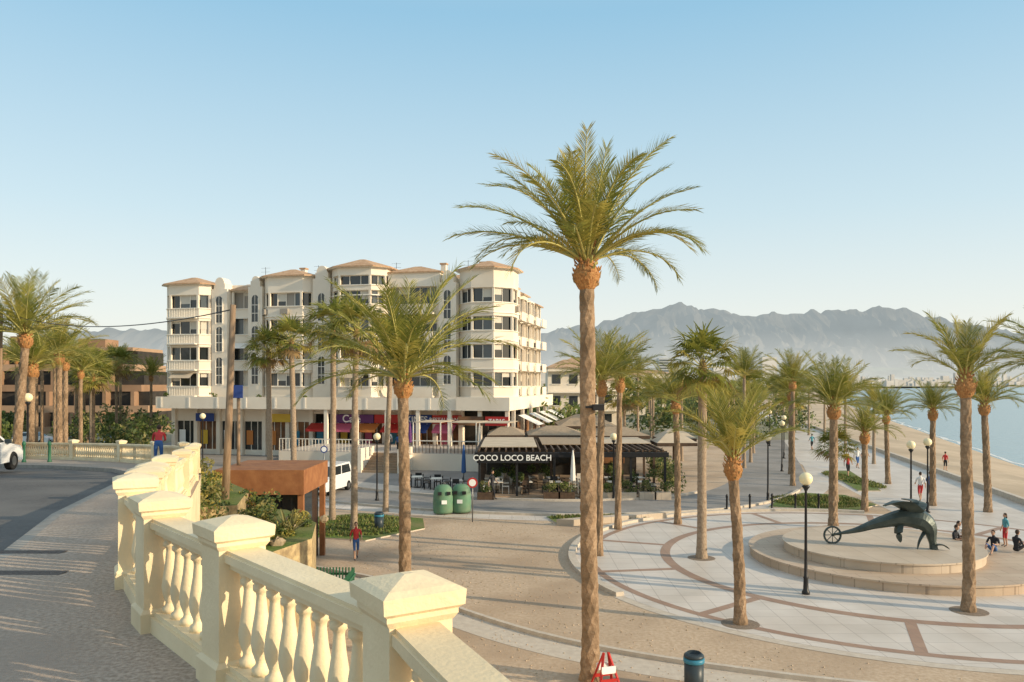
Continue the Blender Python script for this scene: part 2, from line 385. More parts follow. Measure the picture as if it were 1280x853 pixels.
def tufts(mb,poly_c,rx,ry,n,h,mts,z=0):
    for _ in range(n):
        a=RNG.uniform(0,6.28);r=math.sqrt(RNG.random()); x=poly_c[0]+rx*r*math.cos(a);y=poly_c[1]+ry*r*math.sin(a)
        d=RNG.uniform(0,3.14);hh=h*RNG.uniform(.5,1.2);w_=.05
        mb.add([(x-w_*math.cos(d),y-w_*math.sin(d),z),(x+w_*math.cos(d),y+w_*math.sin(d),z),(x+RNG.uniform(-.08,.08),y+RNG.uniform(-.08,.08),z+hh)],[(0,1,2)],RNG.choice(mts))
def bed(name,poly,c,rx,ry,n=1500):
    mb=MB(); mb.prism(poly,0,.06,'kerb',topmt='grass'); tufts(mb,c,rx,ry,n,.15,['leaf_mid','grass','grass','leaf_olive'],.05); mb.make(name)
bed('grass_bed',[(-10.8,41.5),(-9.6,36.5),(-6.5,35.5),(-4.2,38.5),(-4.6,41.3),(-8,43)],(-7.5,39.2),2.5,3,2200)
bed('grass_bed',[(1.8,41.9),(2.2,40),(4,40.6),(6.5,41.4),(8.4,42.5),(5,42.6)],(4.6,41.4),2.6,.8,1400)
bed('grass_bed',[(14.5,45.2),(19,44),(21,46),(20.8,50),(18.5,51),(16,48)],(18,47.3),2.6,2.6,2600)
bed('grass_bed',[(22.5,52),(24,52),(27,64),(25,64)],(24.6,58),1,5,1400)
tb=MB(); tb.prism([(2.2,39.6),(3,39.4),(8.0,41.6),(7.6,42.1)],0,.3,'plinth_stone'); tb.make('low_stone_wall')

# ------------------------------------------------------------------ elevated road
BX=[(-15,7.6),(-1.6,1.75),(0,1.0),(1.53,.33),(3.2,-.42),(4.6,-1.6),(5.64,-2.48),(6.8,-3.2),(9,-4.05),(12,-5.2),(16,-6.6),(21,-8.4),(25,-9.9),(28,-11.5),(31,-13.8),(34,-16.6),(36.5,-20),(38.5,-24),(41,-31),(44,-45),(48,-80)]
RX=[(-15,1.5),(0,-2.6),(3,-3.6),(8.5,-5.44),(12.5,-7.2),(21,-10.3),(25,-11.9),(28,-14),(30.5,-17.5),(32.5,-22),(35,-32),(38,-60),(39,-80)]
def ez(y): return 5.3-.06*max(0,min(y,40)-7)
ys=[-15+.5*i for i in range(int(63/.5)+1)]
er=MB(); nn=len(ys)
vs=[(-80,y,ez(y)-.13) for y in ys]+[(interp(BX,y),y,ez(y)-.13) for y in ys]
er.add(vs,[(i+1,i,nn+i,nn+i+1) for i in range(nn-1)],'asphalt'); er.make('elevated_road')
sw=MB(); yy=[y for y in ys if y<=39]; n2=len(yy)
vs=[];fs=[]
for y in yy:
    x0=min(interp(RX,y),interp(BX,y)-.1);x1=interp(BX,y);z=ez(y)
    vs+=[(x0,y,z-.13),(x0+.01,y,z),(x0+.17,y,z+.001),(x1+.2,y,z)]
for i in range(n2-1):
    for k in range(3): fs.append((i*4+k,i*4+k+1,(i+1)*4+k+1,(i+1)*4+k))
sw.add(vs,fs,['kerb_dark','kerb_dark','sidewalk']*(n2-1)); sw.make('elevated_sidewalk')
sl_=MB(); LX=[(-15,-9),(6,-13),(14,-17),(20,-24),(23,-36),(26,-80)]
yy=[y for y in ys if y<=26]; vs=[];fs=[]
for y in yy:
    x1=interp(LX,y);z=ez(y); vs+=[(-80.1,y,z),(x1-.16,y,z),(x1-.01,y,z),(x1,y,z-.13)]
for i in range(len(yy)-1):
    for k in range(3): fs.append((i*4+k,i*4+k+1,(i+1)*4+k+1,(i+1)*4+k))
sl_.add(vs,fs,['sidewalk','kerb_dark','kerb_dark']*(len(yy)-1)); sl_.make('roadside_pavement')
rw=MB(); vs=[(interp(BX,y)+.2,y,ez(y)-.001) for y in ys]+[(interp(BX,y)+.2,y,-.1) for y in ys]
rw.add(vs,[(i,i+1,nn+i+1,nn+i) for i in range(nn-1)],'cream'); rw.make('retaining_wall')
gm=MB()
for (x,y) in ((-5.1,8.45),(-4.4,7.2)):
    z=ez(y)+.004; gm.add([(x-.35,y-.12,z),(x+.35,y-.12,z),(x+.35,y+.12,z),(x-.35,y+.12,z)],[(0,1,2,3)],'manhole')
gm.make('drain_cover')

# ------------------------------------------------------------------ balustrade
posts=[(7.6,-15),(5.4,-10),(3.4,-5.3),(1.75,-1.6),(1.0,0),(.33,1.53),(-.42,3.2),(-1.6,4.6),(-2.48,5.64),(-3.2,6.8),(-3.62,7.9),(-4.05,9),(-5.2,12),(-6.6,16),(-8.4,21),(-9.9,25),(-11.5,28),(-13.8,31),(-16.6,34),(-20,36.5),(-24,38.5),(-31,41),(-45,44)]
bal=empty('balustrade'); pm=MB(); rm=MB(); bm_=MB()
BP=[(.040,0),(.052,0),(.052,.035),(.034,.05),(.03,.07),(.05,.13),(.057,.18),(.05,.24),(.034,.34),(.026,.42),(.029,.44),(.045,.455),(.045,.48),(.034,.485),(.048,.5),(.048,.53)]
for i,(x,y) in enumerate(posts):
    a=posts[max(i-1,0)];c=posts[min(i+1,len(posts)-1)]; ang=math.atan2(c[1]-a[1],c[0]-a[0])
    z=ez(y); M=Matrix.Translation((x,y,z))@Matrix.Rotation(ang,4,'Z')
    def fr(h0,h1,z0,z1,mt='cream'):
        vs=[(-h0,-h0,z0),(h0,-h0,z0),(h0,h0,z0),(-h0,h0,z0),(-h1,-h1,z1),(h1,-h1,z1),(h1,h1,z1),(-h1,h1,z1)]
        pm.add(vs,[(0,3,2,1),(4,5,6,7),(0,1,5,4),(1,2,6,5),(2,3,7,6),(3,0,4,7)],mt,M=M)
    fr(.16,.16,-.02,.13); fr(.16,.138,.13,.155); fr(.134,.134,.155,.775)
    fr(.136,.152,.775,.80); fr(.152,.152,.80,.82); fr(.152,.17,.82,.835); fr(.172,.176,.835,.895); fr(.176,.14,.895,.912); fr(.14,.02,.912,.945)
    if i<len(posts)-1:
        x2,y2=c; p0=Vector((x,y,ez(y)));p1=Vector((x2,y2,ez(y2))); d=(p1-p0);Lg=d.length;d.normalize()
        q0=p0+d*.13;q1=p1-d*.13; Z=Vector((0,0,1))
        rm.beam(q0+Z*.05,q1+Z*.05,.22,.12,'cream'); rm.beam(q0+Z*.125,q1+Z*.125,.17,.03,'cream')
        rm.beam(q0+Z*.69,q1+Z*.69,.15,.04,'cream'); rm.beam(q0+Z*.7325,q1+Z*.7325,.21,.045,'cream'); rm.beam(q0+Z*.764,q1+Z*.764,.18,.018,'cream')
        k=max(2,int((Lg-.28)/.165))
        for j in range(k):
            p=q0+(q1-q0)*((j+.5)/k); n_=12 if i<13 else 8
            if y>-1.7: bm_.lathe(BP,(p.x,p.y,p.z+.14),'cream',n_)
pm.make('pillars',bal); rm.make('rails',bal); bm_.make('balusters',bal)

# ------------------------------------------------------------------ foliage helper
def foliage(mb,c,r,n,size,mts,clumps=10):
    cs=[]
    for _ in range(clumps):
        while True:
            p=Vector((RNG.uniform(-1,1),RNG.uniform(-1,1),RNG.uniform(-1,1)))
            if p.length<=1: break
        cs.append((Vector((c[0]+p.x*r[0]*.75,c[1]+p.y*r[1]*.75,c[2]+p.z*r[2]*.75)),RNG.choice(mts),RNG.uniform(.3,.55)))
    for _ in range(n):
        cc,mt,sc=RNG.choice(cs)
        d=Vector((RNG.gauss(0,1),RNG.gauss(0,1),RNG.gauss(0,1))).normalized()*RNG.uniform(.6,1.05)
        p=cc+Vector((d.x*r[0]*sc,d.y*r[1]*sc,d.z*r[2]*sc))
        if p.z<.02: p.z=.02+RNG.random()*.2
        u=Vector((RNG.gauss(0,1),RNG.gauss(0,1),RNG.gauss(0,1))).normalized(); v=u.orthogonal().normalized(); s=size*RNG.uniform(.5,1.2)
        mb.add([p-u*s,p+v*s*.45,p+u*s,p-v*s*.45],[(0,1,2,3)],mt if RNG.random()<.7 else RNG.choice(mts))

# ------------------------------------------------------------------ palms
def feather_crown(seed,nf=36,leaf=42,elmin=18,elmax=88,droopk=1.0,yellow=.15,wd=.012,ll=.21,curl=1.0):
    r=random.Random(seed); mb=MB()
    for i in range(nf):
        az=i*2.39996+r.uniform(-.3,.3); q=((i+.5)/nf); el=elmax-(elmax-elmin)*q**.85+r.uniform(-7,7)
        Lf=r.uniform(.85,1.06)*(1.0 if q>.15 else .85)*(.88 if q>.85 else 1); droop=rad(droopk*(22+50*q)*r.uniform(.7,1.3))
        mt='frond_yellow' if r.random()<yellow else 'frond'
        K=12; p=Vector((.04*math.cos(az),.04*math.sin(az),0)); e=rad(el); pts=[p.copy()]; az2=az
        tw=r.uniform(-.35,.35)
        for k in range(K):
            t=(k+1)/K; ee=e-droop*t**1.8*1.15; az2=az+tw*t*t
            p=p+Vector((math.cos(az2)*math.cos(ee),math.sin(az2)*math.cos(ee),math.sin(ee)))*Lf/K; pts.append(p.copy())
        mb.tube(pts,[.012*(1-.85*k/K) for k in range(K+1)],'rachis',4,cap=False)
        roll=r.uniform(-.7,.7)
        for sd in (-1,1):
            for j in range(leaf):
                if r.random()<.06: continue
                t=.16+.84*(j+r.random()*.6)/leaf; f=t*K; k=min(int(f),K-1); b=pts[k].lerp(pts[k+1],min(1,f-k))
                T=(pts[k+1]-pts[k]).normalized(); S=T.cross(Vector((0,0,1)))
                if S.length<.05: S=Vector((-math.sin(az),math.cos(az),0))
                S.normalize(); U=S.cross(T).normalized()
                S2=S*math.cos(roll)+U*math.sin(roll)*.7
                l=ll*(.4+.75*math.sin(math.pi*min(1,(t*.8+.12))))*r.uniform(.75,1.15)
                fw=.7+.9*t
                d=(S2*sd+T*fw+U*r.uniform(.05,.6)).normalized()
                d2=(d+Vector((0,0,-.5))*r.uniform(.2,1.0)*curl).normalized()
                wv=T*wd*.5; m1=b+d*l*.5; tip=m1+d2*l*.5
                wv2=(T*.7+U*.3)*wd*.55
                mb.add([b-wv*.6,b+wv*.6,m1+wv2,m1-wv2,tip],[(0,1,2,3),(3,2,4)],mt if r.random()<.9 else 'frond_yellow')
    return mb
def fan_crown(seed,nf=34,elmin=-35,elmax=85):
    r=random.Random(seed); mb=MB()
    for i in range(nf):
        az=i*2.39996+r.uniform(-.3,.3); q=(i+.5)/nf; el=elmax-(elmax-elmin)*q+r.uniform(-8,8)
        mt=('frond' if r.random()<.7 else 'frond_yellow') if q<.85 else ('frond_yellow' if r.random()<.5 else 'frond_dry')
        e=rad(el); D=Vector((math.cos(az)*math.cos(e),math.sin(az)*math.cos(e),math.sin(e))); pl=r.uniform(.38,.52)
        p0=D*.04; p1=p0+D*pl*.5+Vector((0,0,-.01)); p2=p1+(D+Vector((0,0,-.25))).normalized()*pl*.5
        mb.tube([p0,p1,p2],[.012,.009,.007],'rachis',4,cap=False)
        T=(p2-p1).normalized(); S=T.cross(Vector((0,0,1)))
        if S.length<.05: S=Vector((-math.sin(az),math.cos(az),0))
        S.normalize(); U=S.cross(T).normalized(); NB=20
        for j in range(NB):
            a=rad(-105+210*(j+.5)/NB); d=(T*math.cos(a)+S*math.sin(a)+U*(.18*math.cos(3*a)+r.uniform(-.06,.06))).normalized()
            l=.5*r.uniform(.8,1.1)*(1-.25*abs(a)/1.9); side=d.cross(U).normalized()*.022
            m1=p2+d*l*.5; tip=m1+(d+Vector((0,0,-.9))*r.uniform(.3,1)).normalized()*l*.5
            mb.add([p2,m1-side,m1+side,tip-side*.2,tip+side*.2],[(0,1,2),(1,3,4,2)],mt)
    return mb
CR={'hero':feather_crown(3,40,64,18,89,.9,.2,.0115,.16,.6).mesh('crown'),
    'fa':feather_crown(5,38,40,10,89,.85,.22,.0145,.18,.7).mesh('crown'),
    'fb':feather_crown(8,32,38,15,88,.85,.28,.015,.19,.7).mesh('crown'),
    'up':feather_crown(13,22,40,36,88,.8,.42,.0155,.2,.6).mesh('crown'),
    'wa':fan_crown(4).mesh('crown'),'wb':fan_crown(9,30,-25,80).mesh('crown')}
def palm(x,y,z0,h,R,kind='fa',r=.2,lean=(0,0),bark='bark',boot=True,rot=None,name='palm_tree'):
    e=empty(name,(x,y,z0)); tr=MB(); step=.13 if r>.15 else .3
    K=int(h/step); vs=[];fs=[];NS=14; ph=RNG.uniform(0,9)
    for i in range(K+1):
        t=i/K; cx=lean[0]*math.sin(t*1.57)*t+.03*noise.noise(Vector((t*4,ph,0))); cy=lean[1]*t*t; z=h*t
        rr=r*(1.0-.16*t+.06*noise.noise(Vector((t*7,ph,3))))*(1+.3*math.exp(-t*h/.3))
        for k in range(NS):
            a=2*math.pi*k/NS+ (i%2)*math.pi/NS
            q=rr*(1+.09*(1 if (k+i//2)%2 else -.5)*(1 if i%2 else .3)+RNG.uniform(-.03,.03)) if bark=='bark' else rr*(1+.03*(i%2)+RNG.uniform(-.02,.02))
            vs.append((cx+q*math.cos(a),cy+q*math.sin(a),z))
    for i in range(K):
        for k in range(NS):
            if i%2==0: fs+=[(i*NS+k,i*NS+(k+1)%NS,(i+1)*NS+k),(i*NS+(k+1)%NS,(i+1)*NS+(k+1)%NS,(i+1)*NS+k)]
            else: fs+=[(i*NS+k,i*NS+(k+1)%NS,(i+1)*NS+(k+1)%NS),(i*NS+k,(i+1)*NS+(k+1)%NS,(i+1)*NS+k)]
    tr.add(vs,fs,bark,False)
    tr.make('trunk',e)
    top=Vector((lean[0],lean[1],h))
    bt=MB(); s=r/.2
    if boot:
        bt.lathe([(.15*s,-.25),(.2*s,-.2),(.3*s,-.02),(.33*s,.12),(.26*s,.28),(.18*s,.42),(.18*s,.6),(.12*s,.85),(.04,1.0)],top,'boot',14,False)
        for i in range(80):
            a=i*2.4; zz=-.18+1.0*(i/80); rr=(.33-.13*abs(zz-.1)/.5)*s if zz<.5 else .18*s
            b0=top+Vector((rr*.75*math.cos(a),rr*.75*math.sin(a),zz)); d=Vector((math.cos(a)*.6,math.sin(a)*.6,.8)).normalized()
            sd=Vector((-math.sin(a),math.cos(a),0))*.04*s; ln=RNG.uniform(.1,.24)*s
            bt.add([b0-sd,b0+sd,b0+sd*.6+d*ln,b0-sd*.6+d*ln,b0+Vector((math.cos(a),math.sin(a),0))*.06*s+d*ln*.4],[(0,1,4),(1,2,4),(2,3,4),(3,0,4)],'boot' if RNG.random()<.6 else ('rachis' if zz>.2 else 'frond_dry'))
    else:
        bt.lathe([(.14*s,-.2),(.17*s,0),(.2*s,.2),(.12*s,.5),(.05,.6)],top,'frond_dry',10,False)
    bt.make('crown_base',e)
    inst(CR[kind],'crown',e,top+Vector((0,0,.45 if boot else .25)),RNG.uniform(0,6.28) if rot is None else rot,R)
    return e
palm(1.84,18.9,0,9.45,3.15,'hero',.2,(-.08,0),rot=.6)
palm(-3.45,26,0,6.75,3.8,'fa',.195,(-.1,.1),rot=1.2)
palm(6.65,23.3,0,4.4,2.5,'up',.165,(-.18,.1))
palm(14.05,24.6,0,6.8,2.2,'up',.175,(-.1,0),rot=2.0)
palm(7.6,32.1,0,7.4,2.0,'wa',.19,(.05,0),bark='bark_pale',boot=False)
palm(8.3,40,0,5.7,2.4,'fb',.16,(-.1,0))
palm(3.55,32.6,0,6.7,2.5,'fb',.15,(.1,0))
palm(5.1,38.5,0,6.8,2.5,'fb',.15,(.1,0))
palm(15.6,38.9,0,5.5,2.8,'fa',.21,(.05,0))
palm(26,43.7,0,5.5,2.5,'fb',.19,(-.2,0))
palm(24.2,46,0,5.1,1.9,'fa',.17)
palm(26.3,56,0,4.4,2.3,'fa',.17,(-.1,0))
palm(19.3,55,0,6.7,2.6,'fb',.16)
palm(21.6,62,0,5.9,2.7,'fa',.17)
palm(19.4,44,0,3.9,2.1,'fb',.17)
palm(19.0,47,0,3.0,1.6,'wb',.15,bark='bark_pale',boot=False)
palm(16.9,24.5,0,6.9,2.6,'fa',.2,(.1,0))
palm(-7.5,38,0,9.2,2.1,'wa',.16,(.1,0),bark='bark_pale',boot=False)
palm(-9.2,41,0,9.6,2.1,'wb',.16,(.05,0),bark='bark_pale',boot=False)
palm(-6.9,43.7,0,8.8,2.1,'wa',.15,(.3,0),bark='bark_pale',boot=False)
palm(-18,66,0,10.2,2.7,'wb',.24,(-.2,0),bark='bark_pale',boot=False)
palm(-20.3,67,0,9.4,2.7,'wa',.24,(-.1,0),bark='bark_pale',boot=False)
palm(-23.2,37.5,3.3,5.6,3.3,'fa',.2,(.4,0))
palm(-26.5,44,3.0,4.6,2.8,'fb',.2,(.1,0))
palm(-28.3,50,0,8.4,2.9,'fa',.2)
palm(-36,52,0,9.0,3.2,'fa',.2)
palm(-33.5,60,0,8.2,2.9,'fb',.2)
palm(-41,78,0,8.2,2.6,'wa',.2,bark='bark_pale',boot=False)
palm(-45,84,0,7.4,2.6,'fa',.2)
palm(-49,90,0,8,2.6,'fb',.2)
for (x,y,h,k_) in ((-34.5,64,7.6,'fa'),(-40,70,8.6,'fb'),(-44,74,7.8,'fa'),(-38.2,73,7.0,'wb'),(-47,80,9.0,'fb'),(-43.5,88,8.6,'wa'),(-52,86,9.4,'fa'),(-46.5,95,9,'fb'),(-57,92,9.5,'fb'),(-41.5,92,7.5,'fa')):
    palm(x,y,0,h,2.7,k_,.16)
r2=random.Random(5)
for i in range(34):
    y=66+i*4.0+r2.uniform(-2,2); x=r2.uniform(.06,.34)*y+1.5
    palm(x,y,0,r2.uniform(4.5,8.2),r2.uniform(2.0,2.8),r2.choice(['fa','fb','wa','wb']),.14,bark='bark_pale',boot=False)
for i in range(8):
    y=70+i*13; palm(interp(EDGE,y)-3.5,y,0,r2.uniform(4.5,6.5),2.2,r2.choice(['fa','fb']),.14,bark='bark_pale',boot=False)
pp=MB()
for x,y in ((6.65,23.3),(14.05,24.6),(7.6,32.1),(15.6,38.9)):
    pp.lathe([(.55,0),(.55,.006),(.05,.01)],(x,y,.012),'grate',20,False)
pp.make('tree_pit')

dt=MB()
for i in range(22):
    y=RNG.uniform(85,150); x=RNG.uniform(.03,.36)*y+2; h=RNG.uniform(2.5,5.5)
    foliage(dt,(x,y,h*.55),(RNG.uniform(2.5,5),3,h*.55),420,.35,['leaf_dark','leaf_mid','leaf_olive'],8)
dt.make('distant_trees')
dt=MB()
for i in range(17):
    y=RNG.uniform(72,98); x=-y*RNG.uniform(.43,.66)-1; h=RNG.uniform(2.8,4.8)
    foliage(dt,(x,y,h*.6),(RNG.uniform(1.6,3),2.2,h*.5),480,.25,['leaf_dark','leaf_mid','leaf_olive'],9)
    dt.tube([(x,y,0),(x,y,h*.5)],.15,'bark',6)
dt.make('tree_row')

# ------------------------------------------------------------------ planted terraces by the retaining wall
tr=MB()
tr.prism([(-8.9,17.5),(-6.9,17.5),(-5.5,22),(-6.0,24.5),(-7.6,27),(-12,28.5),(-9.6,24)],0,2.75,'stone_wall',topmt='grass')
tr.make('stone_terrace_wall')
tr=MB(); tr.prism([(-12.8,30),(-9.8,25.2),(-8.6,22),(-7.7,22.4),(-8.4,25.5),(-10,28)],2.74,3.6,'stone_wall',topmt='grass'); tr.make('stone_wall')
rk=MB()
for i in range(26):
    t=RNG.random(); x=-8.4+2.4*t+RNG.uniform(-.3,.3); y=18.5+RNG.random()*7; s=RNG.uniform(.12,.26); k0=len(rk.v)
    rk.ball((x,y,2.76+s*.2),(s,s*RNG.uniform(.7,1.2),s*RNG.uniform(.5,.8)),'rock',7)
    for q_ in range(k0,len(rk.v)):
        v_=Vector(rk.v[q_]); v_+=Vector((RNG.uniform(-1,1),RNG.uniform(-1,1),RNG.uniform(-1,1)))*s*.16; rk.v[q_]=tuple(v_)
rk.sm=[False]*len(rk.sm)
rk.make('rocks')
sb=MB()
for (x,y,z,s) in ((-8.6,22.3,3.6,.9),(-7.8,19.5,3.2,.7),(-9.3,24.5,3.9,.8),(-7.2,22.8,3.2,.6),(-6.6,21,3.0,.45),(-10.3,26.8,3.9,.8),(-7.9,25,3.2,.7),(-6.9,18.7,2.9,.4),(-6.3,24,2.9,.4),(-6.4,22.2,2.9,.4)):
    foliage(sb,(x,y,z),(s,s,s*.8),1000,.07,['leaf_dark','leaf_mid','leaf_olive','frond_yellow'],12)
sb.make('shrubs')
ag=MB()
for (cx_,cy_,cz) in ((-6.3,22.6,2.75),(-7.4,21.2,2.75)):
    for i in range(26):
        a=RNG.uniform(0,6.28); e=RNG.uniform(.3,1.3); l=RNG.uniform(.5,.9); d=Vector((math.cos(a)*math.cos(e),math.sin(a)*math.cos(e),math.sin(e))); sd=Vector((-math.sin(a),math.cos(a),0))*.04
        p=Vector((cx_,cy_,cz)); ag.add([p-sd,p+sd,p+d*l*.6+sd,p+d*l*.6-sd,p+d*l],[(0,1,2,3),(3,2,4)],'leaf_olive')
ag.make('agave_plant')
kk=empty('rusty_steel_pavilion'); k=MB()
k.box(-10.9,-7.6,29.2,33,2.95,3.85,'corten'); k.box(-10.6,-9.4,29.5,32.8,0,2.949,'corten'); k.make('roof_box',kk)
k=MB(); k.box(-9.39,-7.9,29.7,32.6,0,2.94,'glass_dark'); 
for x in (-9.3,-8.6,-7.85): k.box(x-.04,x+.04,29.6,29.69,0,2.94,'black_metal')
k.box(-7.85,-7.65,29.3,29.5,0,2.949,'corten'); k.box(-7.85,-7.65,32.6,32.8,0,2.949,'corten')
k.make('glazing',kk)
fe=MB()
for i in range(16):
    x=-6.6+i*.1; fe.box(x-.02,x+.02,25.5,25.53,.05,1.15,'green_paint')
fe.box(-6.65,-5.05,25.535,25.565,.9,.97,'green_paint'); fe.box(-6.65,-5.05,25.535,25.565,.25,.32,'green_paint')
for i in range(20):
    y=23.6+i*.1; fe.box(-5.05,-5.02,y-.02,y+.02,.05,1.15,'green_paint')
fe.box(-5.015,-4.985,23.5,25.5,.9,.97,'green_paint'); fe.box(-5.015,-4.985,23.5,25.5,.25,.32,'green_paint')
fe.make('green_metal_fence')

# ------------------------------------------------------------------ main building
O=Vector((-34.2,80.5,0)); ang=math.atan2(-7,31.3)
bld=empty('apartment_building',O,ang)
wall=MB(); win=MB(); roof=MB(); det=MB()
ROWS=[(6.75,8.05),(9.3,10.6),(11.85,13.15),(14.4,15.7)]
def banded(poly,ztop,rows,recess=.3,edges=None,z0=4.6,pw=.95):
    zs=z0
    for a,b in rows:
        wall.prism(poly,zs,a,'white_wall'); zs=b
    wall.prism(poly,zs,ztop,'white_wall')
    n=len(poly); cen=sum((Vector(p) for p in poly),Vector((0,0)))/n
    for i in range(n):
        p=Vector(poly[i]);q=Vector(poly[(i+1)%n]); d=q-p;Lg=d.length
        if Lg<.3: continue
        d.normalize(); nr=Vector((d.y,-d.x))
        if nr.dot(cen-p)>0: nr=-nr
        if edges is not None and i not in edges: continue
        for a,b in rows:
            p2=p-nr*recess;q2=q-nr*recess; k=max(1,round(Lg/pw))
            for j in range(k):
                s0=p2.lerp(q2,j/k);s1=p2.lerp(q2,(j+1)/k)
                x=RNG.random(); mt='glass_dark' if x<.6 else 'glass_blue' if x<.82 else 'blind' if x<.91 else 'curtain'
                win.add([(s0.x,s0.y,a),(s1.x,s1.y,a),(s1.x,s1.y,b),(s0.x,s0.y,b)],[(0,1,2,3)],mt)
                if RNG.random()<.33:
                    hz=b-(b-a)*RNG.uniform(.15,.7); o=nr*.03
                    win.add([(s0.x+o.x,s0.y+o.y,hz),(s1.x+o.x,s1.y+o.y,hz),(s1.x+o.x,s1.y+o.y,b),(s0.x+o.x,s0.y+o.y,b)],[(0,1,2,3)],'blind')
                if j>0:
                    o=s0+nr*.06; det.box(o.x-.03,o.x+.03,o.y-.03,o.y+.03,a,b,'white_trim')
            o=p-nr*(recess-.06);o2=q-nr*(recess-.06)
            det.beam((o.x,o.y,a+.03),(o2.x,o2.y,a+.03),.06,.06,'white_trim'); det.beam((o.x,o.y,b-.03),(o2.x,o2.y,b-.03),.06,.06,'white_trim')
            o=p+nr*.02;o2=q+nr*.02
            det.beam((o.x,o.y,a-.03),(o2.x,o2.y,a-.03),.14,.07,'white_trim')
            det.beam((o.x,o.y,a-.95),(o2.x,o2.y,a-.95),.14,.09,'white_trim')
            if RNG.random()<.12:
                c=(p+q)/2+nr*.15; det.beam((c.x-d.x*.4,c.y-d.y*.4,a-.5),(c.x+d.x*.4,c.y+d.y*.4,a-.5),.3,.5,'curtain')
            if RNG.random()<.16 and Lg>2:
                c0=p.lerp(q,.15)+nr*.03;c1=p.lerp(q,.85)+nr*.03; e0=c0+nr*.8;e1=c1+nr*.8; m_=RNG.choice(['beige_canvas','white_canvas','beige_canvas'])
                det.add([(c0.x,c0.y,b+.05),(c1.x,c1.y,b+.05),(e1.x,e1.y,b-.5),(e0.x,e0.y,b-.5)],[(0,1,2,3)],m_)
    for p in poly:
        v=(cen-Vector(p)).normalized()*.17; c=Vector(p)+v
        for a,b in rows: wall.box(c.x-.1,c.x+.1,c.y-.1,c.y+.1,a,b,'white_wall')
def hip(poly,z,h,ov=.5):
    cen=sum((Vector(p) for p in poly),Vector((0,0)))/len(poly); n=len(poly)
    e=[Vector(p)+(Vector(p)-cen).normalized()*ov for p in poly]; t=[cen+(Vector(p)-cen)*.12 for p in poly]
    vs=[(p.x,p.y,z) for p in e]+[(p.x,p.y,z+.12) for p in e]+[(p.x,p.y,z+h) for p in t]
    fs=[tuple(range(n-1,-1,-1))]+[(i,(i+1)%n,n+(i+1)%n,n+i) for i in range(n)]+[(n+i,n+(i+1)%n,2*n+(i+1)%n,2*n+i) for i in range(n)]+[tuple(range(2*n,3*n))]
    roof.add(vs,fs,['white_trim']+['tile_roof']*(2*n+1))
def bay(u0,u1,pr,back=.6,c=.8): return [(u0,back),(u0,-pr+c),(u0+c,-pr),(u1-c,-pr),(u1,-pr+c),(u1,back)]
wall.box(.1,33.0,.62,20,4.6,16.2,'white_wall'); wall.box(.5,32.5,1.1,19.5,0,4.59,'dark_interior')
det.box(.1,33.0,.62,.82,16.21,16.8,'white_wall')
p=bay(0,4.9,1.6); banded(p,16.7,ROWS,edges=[1,2,3,0,4]); hip([(0,3),(0,-.8),(.8,-1.6),(4.1,-1.6),(4.9,-.8),(4.9,3)],16.71,.9)
p=bay(10.6,15.8,1.4); banded(p,17.2,ROWS,edges=[0,1,2,3,4]); hip([(10.6,3),(10.6,-.6),(11.4,-1.4),(15,-1.4),(15.8,-.6),(15.8,3)],17.21,.9)
p=bay(17.7,23.2,1.8,c=1.1); banded(p,17.8,ROWS+[(16.2,17.1)],edges=[0,1,2,3,4]); hip([(17.7,3),(17.7,-.7),(18.8,-1.8),(22.1,-1.8),(23.2,-.7),(23.2,3)],17.81,1.0)
for u0,u1,pr_,zt in ((6.7,9.0,.1,16.1),(23.2,28.3,.4,17.3)):
    poly=[(u0,.6),(u0,-pr_),(u1,-pr_),(u1,.6)]
    banded(poly,zt,[(a,b+.35) for a,b in ROWS],recess=.45,edges=[1],pw=1.1)
    hip([(u0+.1,2.6),(u0+.1,-pr_),(u1-.1,-pr_),(u1-.1,2.6)],zt+.01,.8,.35)
for a,b in ROWS:
    det.box(23.6,27.9,-1.35,-.53,a-1.0,a-.85,'white_wall'); det.box(23.6,27.9,-1.35,-1.25,a-.849,a-.05,'white_wall')
    det.box(.9,4.0,-2.15,-1.72,a-1.02,a-.9,'white_trim')
    for k_ in range(12): det.box(.95+k_*.27,.98+k_*.27,-2.13,-2.1,a-.9,a-.1,'white_trim')
    det.box(.9,4.0,-2.15,-2.09,a-.1,a-.04,'white_trim')
